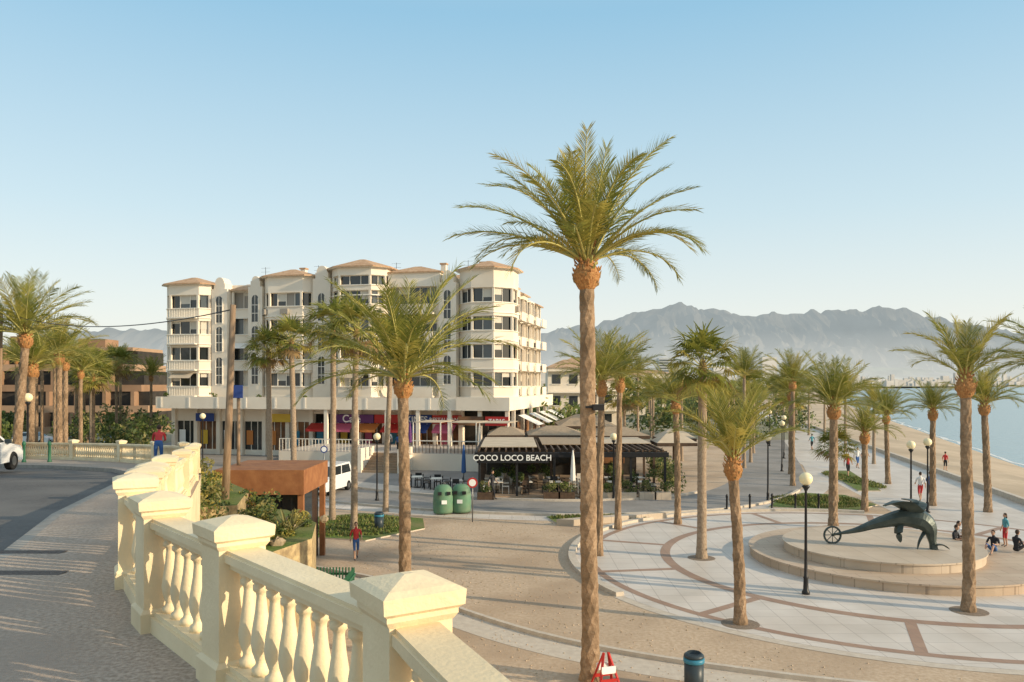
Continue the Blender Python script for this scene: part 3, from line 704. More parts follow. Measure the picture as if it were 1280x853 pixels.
def arch_wall(u0,u1,pr_,zt):
    wall.box(u0,u1,-pr_,.6,4.6,zt-1.0,'white_wall'); m_=(u0+u1)/2
    wall.box(u0+.25,u1-.25,-pr_+.03,.55,zt-.999,zt-.45,'white_wall')
    n=10; r=(u1-u0)/2-.35; vs=[];
    for y in (-pr_+.06,.5):
        for i in range(n+1): t=math.pi*i/n; vs.append((m_+r*math.cos(t),y,zt-.449+r*1.2*math.sin(t)))
    fs=[(i,i+1,n+1+i+1,n+1+i) for i in range(n)]+[tuple(range(n,-1,-1)),tuple(range(n+1,2*n+2))]
    wall.add(vs,fs,'white_wall')
    for z0,z1 in ((7.0,9.6),(10.2,12.6),(13.0,15.6)):
        hw=.34; y=-pr_-.004; vs=[(m_-hw,y,z0),(m_+hw,y,z0)]+[(m_+hw*math.cos(math.pi*i/8),y,z1-.35+.35*math.sin(math.pi*i/8)) for i in range(9)]
        win.add(vs,[tuple(range(len(vs)))],'glass_dark')
        det.box(m_-hw-.08,m_-hw,-pr_-.08,-pr_,z0-.1,z1-.3,'white_trim'); det.box(m_+hw,m_+hw+.08,-pr_-.08,-pr_,z0-.1,z1-.3,'white_trim')
        for zz in (z0+.8,z0+1.6): det.box(m_-hw,m_+hw,-pr_-.03,-pr_-.005,zz,zz+.06,'white_trim')
        det.box(m_-.025,m_+.025,-pr_-.04,-pr_-.031,z0,z1,'white_trim')
arch_wall(4.95,6.65,.8,17.3); arch_wall(9.05,10.55,1.0,17.4); arch_wall(15.85,17.65,1.0,18.0); arch_wall(28.35,30.0,.9,17.3)
ct=[(32.6+2.75*math.cos(rad(22.5+45*k)),1.2+2.75*math.sin(rad(22.5+45*k))) for k in range(8)]
banded(ct,17.4,ROWS,edges=[3,4,5,6,7,0]); hip(ct,17.41,1.0)
sideu=33.0
for k_ in range(5):
    v0=4.2+k_*3.3; v1=v0+3.0; uo=sideu+.6+.1*k_
    poly=[(sideu-1,v0),(uo-.4,v0),(uo,v0+.5),(uo,v1-.5),(uo-.4,v1),(sideu-1,v1)]
    banded(poly,16.8-.25*k_,[(a,b+.2) for a,b in ROWS],recess=.5,edges=[1,2,3,0],pw=1.1)
    if k_%2==0: hip([(sideu-2,v0),(uo,v0),(uo,v1),(sideu-2,v1)],16.81-.25*k_,.8,.3)
    for a,b in ROWS: det.box(uo+.08,uo+.62,v0+.3,v1-.3,a-1.0,a-.88,'white_wall'); det.box(uo+.55,uo+.62,v0+.3,v1-.3,a-.879,a-.1,'white_wall')
for (u,v,a_,h_) in ((8,8,3,1.4),(14,10,4,1.2),(20.5,7,3,1.9),(26,9,5,1.8),(29,14,3,1.4),(24,16,4,2.0)):
    wall.box(u,u+a_,v,v+3,16.21,16.2+h_,'white_wall'); hip([(u,v),(u+a_,v),(u+a_,v+3),(u,v+3)],16.21+h_,.7,.3)
for u in (12,19,27,31): det.box(u,u+.5,4,4.5,16.21,18.7,'white_wall'); det.box(u-.1,u+.6,3.9,4.6,18.71,18.85,'tile_roof')
for u in (7.5,13.5,22,29.5):
    det.box(u-.02,u+.02,4.98,5.02,16.21,19.2,'grey_metal')
    for z_ in (18.3,18.7,19.1): det.beam((u-.5,5,z_),(u+.5,5,z_),.02,.02,'grey_metal')
det.box(-.1,30.5,-2.4,.5,4.61,5.0,'white_wall'); det.box(-.1,30.5,-2.4,-2.27,5.001,5.75,'white_wall')
det.box(30.51,35.4,-2.6,20,4.61,5.0,'white_wall'); det.box(30.51,35.4,-2.6,-2.47,5.001,5.8,'white_wall'); det.box(35.27,35.4,-2.46,20,5.001,5.8,'white_wall')
for k_ in range(10): det.box(.4+k_*3.05,.6+k_*3.05,-2.44,-2.401,4.7,5.7,'white_trim')
for k_ in range(6):
    u=1+k_*4.9; foliage(det,(u,-2.2,5.85),(.5,.2,.3),60,.12,['leaf_dark','leaf_mid'],4)
AW=['sign_red','sign_pink','sign_orange','sign_red','sign_blue','sign_pink']
for i in range(13):
    u=.2+i*2.5; det.box(u-.2,u+.2,-.1,.6,0,4.6,'white_wall')
    if i<12:
        det.box(u+.21,u+2.29,.3,.4,0,.5,'white_wall')
        win.add([(u+.21,.42,.5),(u+2.29,.42,.5),(u+2.29,.42,3.3),(u+.21,.42,3.3)],[(0,1,2,3)],RNG.choice(['glass_dark','shop_warm','shop_warm']))
        for uu in (u+.9,u+1.6): det.box(uu-.03,uu+.03,.34,.41,.5,3.3,'white_trim')
        if i<6: det.box(u+.21,u+2.29,.2,.4,3.3,4.6,'white_wall')
        else:
            det.box(u+.21,u+2.29,.2,.4,4.1,4.6,'white_wall')
            det.add([(u+.25,-.52,3.25),(u+2.25,-.52,3.25),(u+2.25,-1.7,2.7),(u+.25,-1.7,2.7)],[(0,1,2,3)],AW[i-6]); det.add([(u+.25,-1.7,2.7),(u+2.25,-1.7,2.7),(u+2.25,-1.7,2.5),(u+.25,-1.7,2.5)],[(0,1,2,3)],AW[i-6])
        win.add([(u+.4,.33,1.0),(u+1.1,.33,1.0),(u+1.1,.33,2.4),(u+.4,.33,2.4)],[(0,1,2,3)],RNG.choice(['blue_plastic','sign_orange','letter_white','sign_yellow','sign_pink','glass_blue']))
for (u0,u1,mt_) in ((3.0,5.0,'sign_blue'),(11.2,13.4,'sign_yellow'),(17.5,21.8,'sign_purple'),(21.9,24.6,'sign_red'),(24.7,27.5,'sign_blue'),(27.6,30.4,'sign_red'),(30.7,33.0,'shop_warm'),(33.2,35.3,'sign_red')):
    det.box(u0,u1,-2.63 if u0>30.5 else -.5,-2.52 if u0>30.5 else -.4,3.3,4.1,mt_)
for v in range(0,20,4):
    det.box(35.0,35.3,v,v+.3,0,4.6,'white_wall')
    win.add([(34.6,v+.3,.3),(34.6,v+3.9,.3),(34.6,v+3.9,3.3),(34.6,v+.3,3.3)],[(0,1,2,3)],'shop_warm')
for v in range(1,19,5):
    det.add([(35.42,v,4.1),(35.42,v+3,4.1),(37.3,v+3,3.2),(37.3,v,3.2)],[(0,1,2,3)],'white_canvas')
for u in (17.8,20.8,23.8,26.8,29.8,32.6,35.1): det.box(u-.17,u+.17,-2.3,-2.0,0,4.6,'white_wall')
wall.make('walls',bld); win.make('windows',bld); roof.make('tiled_roofs',bld); det.make('balconies_and_trim',bld)
text('Café',1.0,'sign_lettering',bld,(19.6,-.54,3.67),0,'letter_white'); text('KINES',.8,'sign_lettering',bld,(26.1,-.54,3.67),0,'letter_white'); text('RESTAURANTE',.5,'sign_lettering',bld,(29.0,-.54,3.67),0,'letter_white'); text('TAPAS',.5,'sign_lettering',bld,(34.25,-2.67,3.7),0,'letter_white')
pod=empty('shop_podium',O,ang); q=MB()
q.box(17,36.5,-9.5,-.6,0,1.35,'white_wall'); q.box(17,36.5,-9.5,-.6,1.351,1.40,'prom')
for i in range(8): q.box(25.6,28.6,-9.5-.32*(8-i),-9.501,.17*i+.001,.17*i+.17,'wood_deck')
q.box(25.3,25.59,-12.2,-9.501,0,1.9,'white_wall'); q.box(28.61,28.9,-12.2,-9.501,0,1.9,'white_wall')
q.make('terrace',pod); q=MB()
for u0,u1 in ((17,25.4),(28.8,36.4)):
    q.box(u0,u1,-9.45,-9.4,2.35,2.42,'white_trim')
    x=u0
    while x<u1: q.box(x,x+.04,-9.45,-9.4,1.4,2.35,'white_trim' if u0<20 else 'dark_wood'); x+=.3
for x in (30,33,35.6): q.box(x-1.2,x+1.2,-9.2,-5.5,3.85,3.89,'beige_canvas'); q.box(x-1.2,x-1.12,-9.2,-9.12,1.4,3.85,'white_trim'); q.box(x+1.12,x+1.2,-9.2,-9.12,1.4,3.85,'white_trim')
q.make('railing',pod)

# ------------------------------------------------------------------ furniture pieces
def chair_mesh(mt):
    c=MB(); c.box(-.22,.22,-.22,.22,.42,.46,mt)
    for a in (-.2,.2):
        for b_ in (-.2,.2): c.box(a-.02,a+.02,b_-.02,b_+.02,0,.42,mt)
    c.box(-.22,.22,.18,.22,.62,.9,mt); c.box(-.22,-.18,.18,.22,.46,.62,mt); c.box(.18,.22,.18,.22,.46,.62,mt)
    c.box(-.24,-.2,-.2,.18,.64,.67,mt); c.box(.2,.24,-.2,.18,.64,.67,mt); return c.mesh('chair')
CH=[chair_mesh('white_trim'),chair_mesh('dark_wood'),chair_mesh('black_metal')]
tm=MB(); tm.box(-.4,.4,-.4,.4,.71,.75,'white_trim'); tm.lathe([(.03,0),(.03,.71)],(0,0,0),'black_metal',8); tm.lathe([(.25,0),(.25,.03),(.03,.05)],(0,0,0),'black_metal',12); TM=tm.mesh('cafe_table')
def dining(x,y,z,k):
    inst(TM,'cafe_table',None,(x,y,z),RNG.uniform(0,.3))
    for a in (0,90,180,270):
        if RNG.random()<.8:
            t=rad(a); inst(CH[k],'cafe_chair',None,(x-math.sin(t)*-.6,y+math.cos(t)*.6,z),t)
rs=empty('beach_restaurant'); q=MB()
X0,X1=-2.1,9.6
q.box(X0,X1,49.0,68,0,.12,'wood_deck')
for x in (-2,0.3,2.6,5.0,7.3,9.4):
    for y in (49.15,53,57,61,65): q.box(x-.07,x+.07,y-.07,y+.07,.12,2.65,'dark_wood' if y>50 else 'black_metal')
q.make('frame',rs); q=MB()
q.box(-2.15,2.25,48.92,49.07,2.15,2.8,'fascia_black'); q.box(2.26,9.6,48.95,49.07,2.5,2.8,'fascia_black')
q.box(-2.3,-2.151,48.95,66,2.3,2.8,'fascia_black')
x=-2.1
while x<9.5: q.box(x,x+.09,49.08,59,2.81,2.95,'dark_wood'); x+=.42
for y in (50,52,54,56,58): q.box(-2.14,9.7,y,y+.12,2.66,2.80,'dark_wood')
q.box(-2.0,1.6,51,60,2.955,3.0,'beige_canvas'); q.box(2.0,5.4,53,60,2.955,3.0,'thatch'); q.box(5.8,9.4,54,60,2.955,3.0,'beige_canvas')
q.make('pergola_roof',rs); q=MB()
q.box(-1.9,9.3,60.5,67.5,.13,2.9,'dark_interior'); 
for x in (-1.5,.6,2.7,4.8,6.9): q.box(x,x+1.6,60.4,60.48,1.0,2.3,RNG.choice(['glass_dark','shop_warm']))
q.make('kitchen_block',rs); q=MB()
def hroof(x0,x1,y0,y1,z,h,mt):
    q.add([(x0,y0,z),(x1,y0,z),(x1,y1,z),(x0,y1,z),(x0+(x1-x0)*.35,(y0+y1)/2,z+h),(x1-(x1-x0)*.35,(y0+y1)/2,z+h)],[(0,1,5,4),(1,2,5),(2,3,4,5),(3,0,4),(3,2,1,0)],mt)
    q.box(x0,x1,y0,y1,z-.25,z-.003,'dark_wood')
hroof(1.2,5.6,60.6,66,3.1,.6,'thatch'); hroof(5.9,10.5,60.8,67,3.05,.55,'thatch'); hroof(-1.9,1.0,60.7,67,3.1,.5,'thatch'); hroof(4,9,68,75,3.4,.9,'thatch')
for (x,y) in ((12.3,61),(13.4,66)): hroof(x-1.5,x+1.5,y-1.5,y+1.5,2.6,.7,'beige_canvas'); q.box(x-.05,x+.05,y-.05,y+.05,0,2.6,'dark_wood')
q.make('roofs',rs)
text('COCO LOCO BEACH',.5,'sign_lettering',rs,(.02,48.9,2.46),0,'letter_white',.015)
pl_=MB()
for x in (-1.6,2.4,3.3,4.6,5.9,7.0,8.2,9.1):
    pl_.box(x-.5,x+.5,48.2,48.6,.009,.45,'dark_wood' if x<5 else 'plinth_stone'); foliage(pl_,(x,48.4,.75),(.6,.3,.42),420,.07,['leaf_dark','leaf_mid','leaf_olive'],8)
pl_.make('planter_hedge')
pl_=MB()
for i in range(22):
    x=RNG.uniform(-1.5,9); y=RNG.uniform(50,58); foliage(pl_,(x,y,1.0),(.4,.4,.6),160,.1,['leaf_dark','leaf_mid'],5); pl_.lathe([(.2,0),(.27,.45)],(x,y,.12),'plinth_stone',10)
pl_.make('potted_plants')
hg=MB()
for i in range(12):
    y=51+i*1.5; foliage(hg,(10.4+RNG.uniform(-.2,.3)+i*.12,y,.9),(.7,.9,RNG.uniform(.8,1.3)),300,.12,['leaf_dark','leaf_mid','leaf_olive'],7)
hg.make('hedge')
for i in range(12): dining(-1+(i%6)*1.85,50.3+(i//6)*2.3,.12,(i*7)%3)
for i in range(3): dining(-3.6+i*-1.4,52+i,0.01,2)
def parasol(x,y,z,h,mt):
    e=empty('closed_parasol',(x,y,z)); m_=MB(); m_.tube([(0,0,0),(0,0,h)],.03,'grey_metal',8); m_.lathe([(.3,0),(.3,.06),(.05,.08)],(0,0,0),'kerb',14); m_.make('pole',e)
    m_=MB(); m_.lathe([(.04,h*.35),(.16,h*.37),(.14,h*.6),(.1,h*.8),(.04,h*.97),(.01,h)],(0,0,0),mt,8,False); m_.make('canopy',e)
for x,y,mt_ in ((3.7,48.6,'white_canvas'),(-3.2,53,'cloth_blue')): parasol(x,y,.02,3.0,mt_)
parasol(-8.1,63.5,1.4,2.6,'sign_purple'); parasol(-10,64.5,1.4,2.6,'white_canvas')

# ------------------------------------------------------------------ lamps
def lamp(x,y,z,h=3.85):
    e=empty('street_lamp',(x,y,z)); m_=MB()
    m_.lathe([(.13,0),(.13,.08),(.09,.14),(.075,.5),(.09,.55),(.06,.6),(.05,1.2),(.038,h-.42),(.06,h-.4),(.07,h-.36),(.12,h-.3),(.13,h-.25),(.05,h-.22)],(0,0,0),'black_metal',12); m_.make('post',e)
    m_=MB(); m_.ball((0,0,h-.02),.22,'globe',18); m_.make('globe',e)
for p in ((9.77,26.6,0.01),(-8.1,48,0),(6.1,48,0),(-23.2,60,0,4.6),(-23.6,39,3.25,3.1),(20.7,41.5,0),(22.6,43.5,0),(15.1,47.2,0),(21.6,64,0),(25.5,75,0),(29,90,0)): lamp(*p)
e=empty('floodlight',(1.84,18.7,6.4)); m_=MB(); m_.box(.05,.3,-.1,.1,-.02,.12,'black_metal'); m_.box(-.12,.049,-.03,.03,.03,.08,'black_metal'); m_.make('housing',e)

e=empty('wooden_utility_pole',(-8.6,23.6,0)); m_=MB(); m_.tube([(.1,0,2.7),(.25,.0,6),(.37,0,9.33)],[.12,.105,.085],'wood_pole',10); m_.make('pole',e)
e=empty('wooden_utility_pole',(-24.8,38.6,0)); m_=MB(); m_.tube([(0,0,3.3),(.15,0,10.6)],[.12,.09],'wood_pole',10); m_.box(-.35,.45,-.04,.04,9.9,10.0,'wood_pole'); m_.make('pole',e)
cb=MB(); pts=[]
P0=Vector((-8.23,23.6,9.2));P1=Vector((-24.6,38.6,10.45))
for i in range(25):
    t=i/24; p=P0.lerp(P1,t); p.z-=1.0*4*t*(1-t)*.6; pts.append(p)
cb.tube(pts,.018,'black_metal',5); cb.make('overhead_cable')
e=empty('information_sign',(-10.6,31,0)); m_=MB(); m_.tube([(0,0,2.6),(0,0,6.9)],.07,'wood_pole',8); m_.box(-.16,.2,-.12,-.07,6.45,6.95,'sign_blue'); m_.make('post_and_panel',e)
def road_sign(x,y,z,h,mt):
    e=empty('traffic_sign',(x,y,z)); m_=MB(); m_.tube([(0,0,0),(0,0,h)],.03,'grey_metal',8); M=Matrix.Translation((0,-.05,h-.3))@Matrix.Rotation(rad(90),4,'X')
    m_.lathe([(.26,0),(.26,.02)],(0,0,0),mt,20,False,M); m_.lathe([(.18,0),(.18,.006)],(0,0,.021),'letter_white',20,False,M); m_.make('post_and_disc',e)
road_sign(-2.0,40.5,0,2.3,'sign_red'); road_sign(-13.5,57.5,0,2.6,'sign_blue')

def recycler(x,y,rot):
    e=empty('recycling_container',(x,y,0),rot); m_=MB()
    pr_=[(.02,0.08),(.5,.08),(.54,.2),(.55,.7),(.52,1.15),(.44,1.42),(.28,1.56),(.05,1.6)]
    m_.lathe(pr_,(0,0,0),'green_plastic',20,True,None,.9); m_.make('body',e)
    m_=MB(); 
    for s in (-1,1): m_.box(s*.24-.1,s*.24+.1,-.53,-.42,1.08,1.25,'black_metal')
    m_.box(-.14,.14,-.52,-.46,.6,.8,'letter_white'); m_.tube([(-.12,0,1.58),(-.08,0,1.7),(.08,0,1.7),(.12,0,1.58)],.02,'grey_metal',6); m_.make('openings_and_hook',e)
recycler(-3.7,43.0,.2); recycler(-2.75,43.3,-.1)
def bin_(x,y,z=0,h=.85,r=.22):
    e=empty('litter_bin',(x,y,z)); m_=MB(); m_.lathe([(r*.85,0),(r,.05),(r,h-.2)],(0,0,0),'bin_dark',20); m_.make('body',e)
    m_=MB(); m_.lathe([(r+.01,0),(r+.02,.02),(r+.02,.1),(r-.03,.105)],(0,0,h-.199),'blue_plastic',20); m_.make('coloured_band',e)
    m_=MB(); m_.lathe([(r-.01,0),(r+.015,.02),(r+.005,.06),(r*.7,.12),(r*.68,.02)],(0,0,h-.09),'bin_dark',20); m_.make('rim',e)
bin_(4.15,18.25); bin_(-6.4,38.5,.06,.75,.22)
e=empty('folding_warning_board',(2.15,18.3,0),.3); m_=MB()
for s in (-1,1):
    m_.beam((-.28,s*.28,0),(-.06,0,.85),.06,.03,'sign_red'); m_.beam((.28,s*.28,0),(.06,0,.85),.06,.03,'sign_red'); m_.beam((-.17,s*.15,.5),(.17,s*.15,.5),.03,.16,'letter_white'); m_.beam((-.22,s*.2,.28),(.22,s*.2,.28),.03,.07,'sign_red')
m_.make('frame',e)
def bollard(x,y,z,mt='black_metal'):
    e=empty('bollard',(x,y,z)); m_=MB(); m_.lathe([(.09,0),(.09,.05),(.06,.1),(.055,.7),(.075,.72),(.075,.8),(.05,.86),(.01,.9)],(0,0,0),mt,12); m_.make('post',e)
for x,y in ((-20.5,33.6),(-19.6,33.9),(-21.5,33.4)): bollard(x,y,ez(y),'green_paint')
for i in range(6): bollard(10.6+i*1.3,44.2+i*.1 if i<3 else 44.6,0)

# ------------------------------------------------------------------ vehicles
def car(x,y,z,rot,paint,van=False,name='parked_car'):
    e=empty(name,(x,y,z),rot); b=MB(); W=.88
    if van: lower=[(-2.1,.3),(-2.15,.7),(-2.0,.95),(-1.35,1.1),(2.1,1.1),(2.15,.5),(2.1,.3)]; gh=[(-1.35,1.101),(-.65,1.78),(1.95,1.82),(2.1,1.101)]
    else: lower=[(-2.1,.3),(-2.15,.6),(-2.0,.8),(-1.1,.95),(1.9,.98),(2.1,.75),(2.1,.3)]; gh=[(-1.1,.951),(-.35,1.42),(1.1,1.45),(1.85,.981)]
    def ext(prof,w0,w1,mt):
        n=len(prof); zmin=min(p[1] for p in prof);zmax=max(p[1] for p in prof); vs=[]
        for s in (-1,1):
            for py,pz in prof: vs.append((s*(w0+(w1-w0)*(pz-zmin)/(zmax-zmin)),py,pz))
        b.add(vs,[tuple(range(n)),tuple(range(2*n-1,n-1,-1))]+[(i,n+i,n+(i+1)%n,(i+1)%n) for i in range(n)],mt)
    ext(lower,W,W-.03,paint); ext(gh,W-.05,W-.2,paint)
    def onquad(a,c,f0,f1,wa,wc,off):
        (ya,za),(yc,zc)=a,c; d=Vector((0,yc-ya,zc-za)); nrm=Vector((0,-(zc-za),(yc-ya))).normalized()*off
        pa=Vector((0,ya,za))+d*f0;pc=Vector((0,ya,za))+d*f1
        if nrm.y*(ya)<0: nrm=-nrm
        b.add([pa+nrm+Vector((-wa,0,0)),pa+nrm+Vector((wa,0,0)),pc+nrm+Vector((wc,0,0)),pc+nrm+Vector((-wc,0,0))],[(0,1,2,3)],'glass_dark')
    onquad(gh[0],gh[1],.08,.93,W-.12,W-.24,.01); onquad(gh[3],gh[2],.08,.93,W-.12,W-.24,.01)
    zt=gh[1][1]; zb=gh[0][1]
    for s in (-1,1):
        for fa,fb in ((.08,.46),(.5,.92)):
            def pt(f,t): 
                y0=gh[0][0]+(gh[1][0]-gh[0][0])*t; y1=gh[3][0]+(gh[2][0]-gh[3][0])*t; zz=zb+(zt-zb)*t; return (s*(W-.05-.15*t+.012),y0+(y1-y0)*f,zz)
            b.add([pt(fa,.12),pt(fb,.12),pt(fb,.88),pt(fa,.88)],[(0,1,2,3)],'glass_dark')
        b.box(s*.62-.16,s*.62+.16,-2.16,-2.02,.62,.78,'headlight'); b.box(s*.66-.12,s*.66+.12,2.08,2.17,.65,.85,'sign_red')
        b.box(s*(W+.02)-.08,s*(W+.02)+.08,gh[0][0]+.15,gh[0][0]+.3,gh[0][1],gh[0][1]+.14,'bin_dark')
    b.box(-.5,.5,-2.175,-2.1,.42,.58,'bin_dark'); b.box(-.26,.26,-2.19,-2.176,.45,.55,'letter_white'); b.make('body',e)
    wh=MB()
    for s in (-1,1):
        for yy_ in (-1.35,1.35):
            M=Matrix.Translation((s*(W-.2),yy_,.32))@Matrix.Rotation(rad(90)*s,4,'Y')
            wh.lathe([(.3,0),(.32,.03),(.32,.2),(.29,.23),(.2,.235),(.19,.21),(.03,.215)],(0,0,0),'tyre',18,False,M); wh.lathe([(.18,.2),(.17,.225),(.03,.23)],(0,0,.002),'grey_metal',12,False,M)
    wh.make('wheels',e)
car(-11.9,51.6,.005,rad(-12),'car_white',True,'parked_van')
car(-18.0,26.4,ez(26.4)-.13,rad(190),'car_white',False,'car')
for i,(x,y,pc) in enumerate(((-55,92,'car_white'),(-50,92,'car_grey'),(-60,93,'car_dark'),(-45.5,91,'car_white'),(-38,70,'car_dark'),(-43,70.5,'car_grey'))): car(x,y,.02,rad(90),pc)

# ------------------------------------------------------------------ other buildings
bb=empty('brown_apartment_building'); q=MB()
for fl in range(4):
    z=fl*2.95; x0=-78+fl*.0; x1=-50+(-1.5*fl)
    q.box(x0,x1,112+fl*1.2,126,z,z+.95,'brown_light' if fl%2 else 'brown_wall'); q.box(x0+.2,x1-.3,113.5+fl*1.2,125.8,z+.951,z+2.949,'dark_interior')
    x=x0
    while x<x1-1: q.box(x,x+.5,112.05+fl*1.2,113.49+fl*1.2,z+.951,z+2.949,'brown_wall'); x+=4
q.box(-78,-55,116,126,11.8,12.3,'brown_light'); q.box(-74,-70,118,122,12.301,14,'brown_wall'); q.box(-64,-60,118,122,12.301,13.6,'brown_wall')
q.make('storeys',bb)
bb=empty('brown_apartment_building'); q=MB()
for fl in range(4):
    z=fl*2.95; q.box(-110,-82,118,130,z,z+1,'brown_light'); q.box(-109.8,-82.2,119.5,129.8,z+1.001,z+2.949,'dark_interior')
    for k_ in range(7): q.box(-110+k_*4.3,-109.4+k_*4.3,118.05,119.49,z+1.001,z+2.949,'brown_wall')
q.make('storeys',bb)
def whiteblock(x,y,w_,d_,h,name='white_house'):
    e=empty(name,(x,y,0)); q=MB(); q.box(0,w_,0,d_,0,h,'white_wall'); 
    for fl in range(int(h//3)):
        for k_ in range(int(w_//2.4)):
            a=.6+k_*2.4; q.box(a,a+1.2,-.03,-.004,fl*3+1,fl*3+2.3,'glass_dark'); q.box(a-.1,a+1.3,-.12,-.031,fl*3+.88,fl*3+.99,'white_trim')
        q.box(-.1,w_+.1,-.8,-.13,fl*3+2.75,fl*3+2.85,'white_trim')
    q.add([(-.3,-.3,h+.002),(w_+.3,-.3,h+.002),(w_+.3,d_+.3,h+.002),(-.3,d_+.3,h+.002),(w_*.4,d_/2,h+1.2),(w_*.6,d_/2,h+1.2)],[(0,1,5,4),(1,2,5),(2,3,4,5),(3,0,4)],'tile_roof'); q.make('walls_and_roof',e)
whiteblock(5,112,6,8,9.3); whiteblock(9,125,8,8,7.5); whiteblock(20,180,10,8,9); whiteblock(8,140,7,8,10.5); whiteblock(34,230,12,10,10)
e=empty('hotel_tower',(165,900,0)); q=MB(); q.box(0,16,0,14,0,36,'haze_tower')
for fl in range(11): q.box(.8,15.2,-.4,-.02,3+fl*3,4.2+fl*3,'glass_blue')
q.make('tower_block',e)
tw=MB()
for i in range(1800):
    y=RNG.uniform(900,4900); k_=RNG.uniform(.03,.78); x=k_*y
    if x>interp(EDGE,y)-25: continue
    s=RNG.uniform(8,24); h=RNG.uniform(6,18)*(1 if RNG.random()<.9 else 2.2); z0=max(0,(y-2300)*.016)*RNG.random()
    tw.box(x,x+s,y,y+s*.8,0,z0+h,'town_wall')
tw.make('distant_town')
ft=MB()
for i in range(320):
    y=RNG.uniform(160,900); k_=RNG.uniform(.02,.36); x=k_*y
    if x>interp(EDGE,y)-12: continue
    foliage(ft,(x,y,3),(RNG.uniform(4,9),5,RNG.uniform(2.5,4)),46,1.3,['leaf_mid','leaf_dark','leaf_olive'],6)
ft.make('distant_vegetation')

# ------------------------------------------------------------------ mountains
def fbm(x,y,o=6): return noise.fractal(Vector((x,y,3.3)),1.0,2.0,o)
SIL=[(-500,445),(-300,440),(0,432),(60,425),(110,412),(160,409),(208,414),(400,430),(600,425),(675,418),(710,408),(750,404),(780,397),(805,387),(835,381),(850,381),(868,384),(895,384),(925,391),(945,397),(965,388),(1000,393),(1025,390),(1060,387),(1100,385),(1135,386),(1160,394),(1200,402),(1260,412),(1400,428),(1700,455),(2000,470)]
def ridge(name,dist,depth,tab,mt,gul,nx=640,ny=44):
    mb=MB(); vs=[]
    for j in range(ny+1):
        t=j/ny
        for i in range(nx+1):
            px=-500+2500*i/nx; X=(px-640)/1000*dist; H=max(0,(480-interp(tab,px)))/1000*dist
            crest=.75
            pf=(t/crest)**1.15 if t<crest else max(0,1-(t-crest)*2.2)
            rg=1-abs(fbm(X/420+t*.7,t*2.2+11,5)); rg2=1-abs(fbm(X/130,t*7+5,4))
            env=min(1,abs(t-crest)*5)*(pf)
            z=H*(pf-gul*env*(1-rg)*1.3-gul*.45*env*(1-rg2))+H*.06*fbm(X/90,t*9)*(1-.3*env)
            if j==0: z=-5
            vs.append((X+90*fbm(t*5,X/600,3),dist-depth*.75+depth*t,max(z,-5)))
    fs=[(j*(nx+1)+i,j*(nx+1)+i+1,(j+1)*(nx+1)+i+1,(j+1)*(nx+1)+i) for j in range(ny) for i in range(nx)]
    mb.add(vs,fs,mt,False); mb.make(name)
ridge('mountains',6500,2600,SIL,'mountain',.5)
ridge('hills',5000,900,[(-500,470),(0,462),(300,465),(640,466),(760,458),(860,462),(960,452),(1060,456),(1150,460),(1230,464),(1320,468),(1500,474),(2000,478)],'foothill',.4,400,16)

# ------------------------------------------------------------------ sculpture (modelled about the plinth, then reduced to its real size)
SC=.9
e=empty('dolphin_sculpture',(14.3*(1-SC),30.8*(1-SC),.73*(1-SC))); e.scale=(SC,SC,SC); q=MB()
pts=smooth_poly([(12.75,31.4,1.2),(13.35,31.2,1.38),(14.1,30.9,1.72),(15.0,30.6,2.0),(15.65,30.4,1.95),(16.0,30.3,1.62),(16.12,30.3,1.15),(16.2,30.3,.72)],5)
rr=[interp([(0,.06),(.12,.11),(.25,.2),(.42,.36),(.56,.45),(.68,.36),(.8,.22),(.9,.15),(1,.17)],i/(len(pts)-1)) for i in range(len(pts))]
q.tube(pts,rr,'bronze',9); q.sm=[False]*len(q.sm); q.make('body',e)
def blade(P,w,th,mt='bronze'):
    P=smooth_poly(P,5); n=len(P); vs=[]
    for i,p in enumerate(P):
        t=i/(n-1); ww=w*(1-t)**.6*(.75+.5*math.sin(t*2.4)); d=(P[min(i+1,n-1)]-P[max(i-1,0)]).normalized(); s=d.cross(Vector((0,.3,1))).normalized(); u=s.cross(d)
        for a,b_ in ((-1,0),(0,1),(1,0),(0,-1)): vs.append(p+s*ww*a+u*th*b_*(1-t*.8))
    fs=[(i*4+k,i*4+(k+1)%4,(i+1)*4+(k+1)%4,(i+1)*4+k) for i in range(n-1) for k in range(4)]
    q.add(vs,fs,mt,False)
q=MB()
blade([(15.5,30.4,2.25),(14.9,30.2,2.62),(14.3,29.9,2.75),(13.75,29.6,2.66)],.55,.18)
blade([(15.6,30.5,2.2),(15.9,31.0,2.6),(15.5,31.7,2.65)],.35,.12)
blade([(14.9,30.6,1.8),(14.75,30.4,1.4),(14.8,30.3,1.0)],.26,.1)
blade([(15.9,30.4,1.5),(15.6,30.3,1.1),(15.45,30.2,.74)],.2,.1)
blade([(16.15,30.3,.9),(16.45,30.1,.95),(16.7,30.0,.78)],.2,.06)
q.make('fins',e); q=MB()
for i in range(24):
    a0=2*math.pi*i/24;a1=2*math.pi*(i+1)/24; q.tube([(12.4+.36*math.cos(a0),31.5,1.1+.36*math.sin(a0)),(12.4+.36*math.cos(a1),31.5,1.1+.36*math.sin(a1))],.045,'bronze',6)
for i in range(8):
    a0=math.pi*i/4; q.tube([(12.4,31.5,1.1),(12.4+.35*math.cos(a0),31.5,1.1+.35*math.sin(a0))],.018,'bronze',5)
q.tube([(12.4,31.5,1.1),(12.8,31.4,1.22)],.06,'bronze',6); q.make('wheel',e)

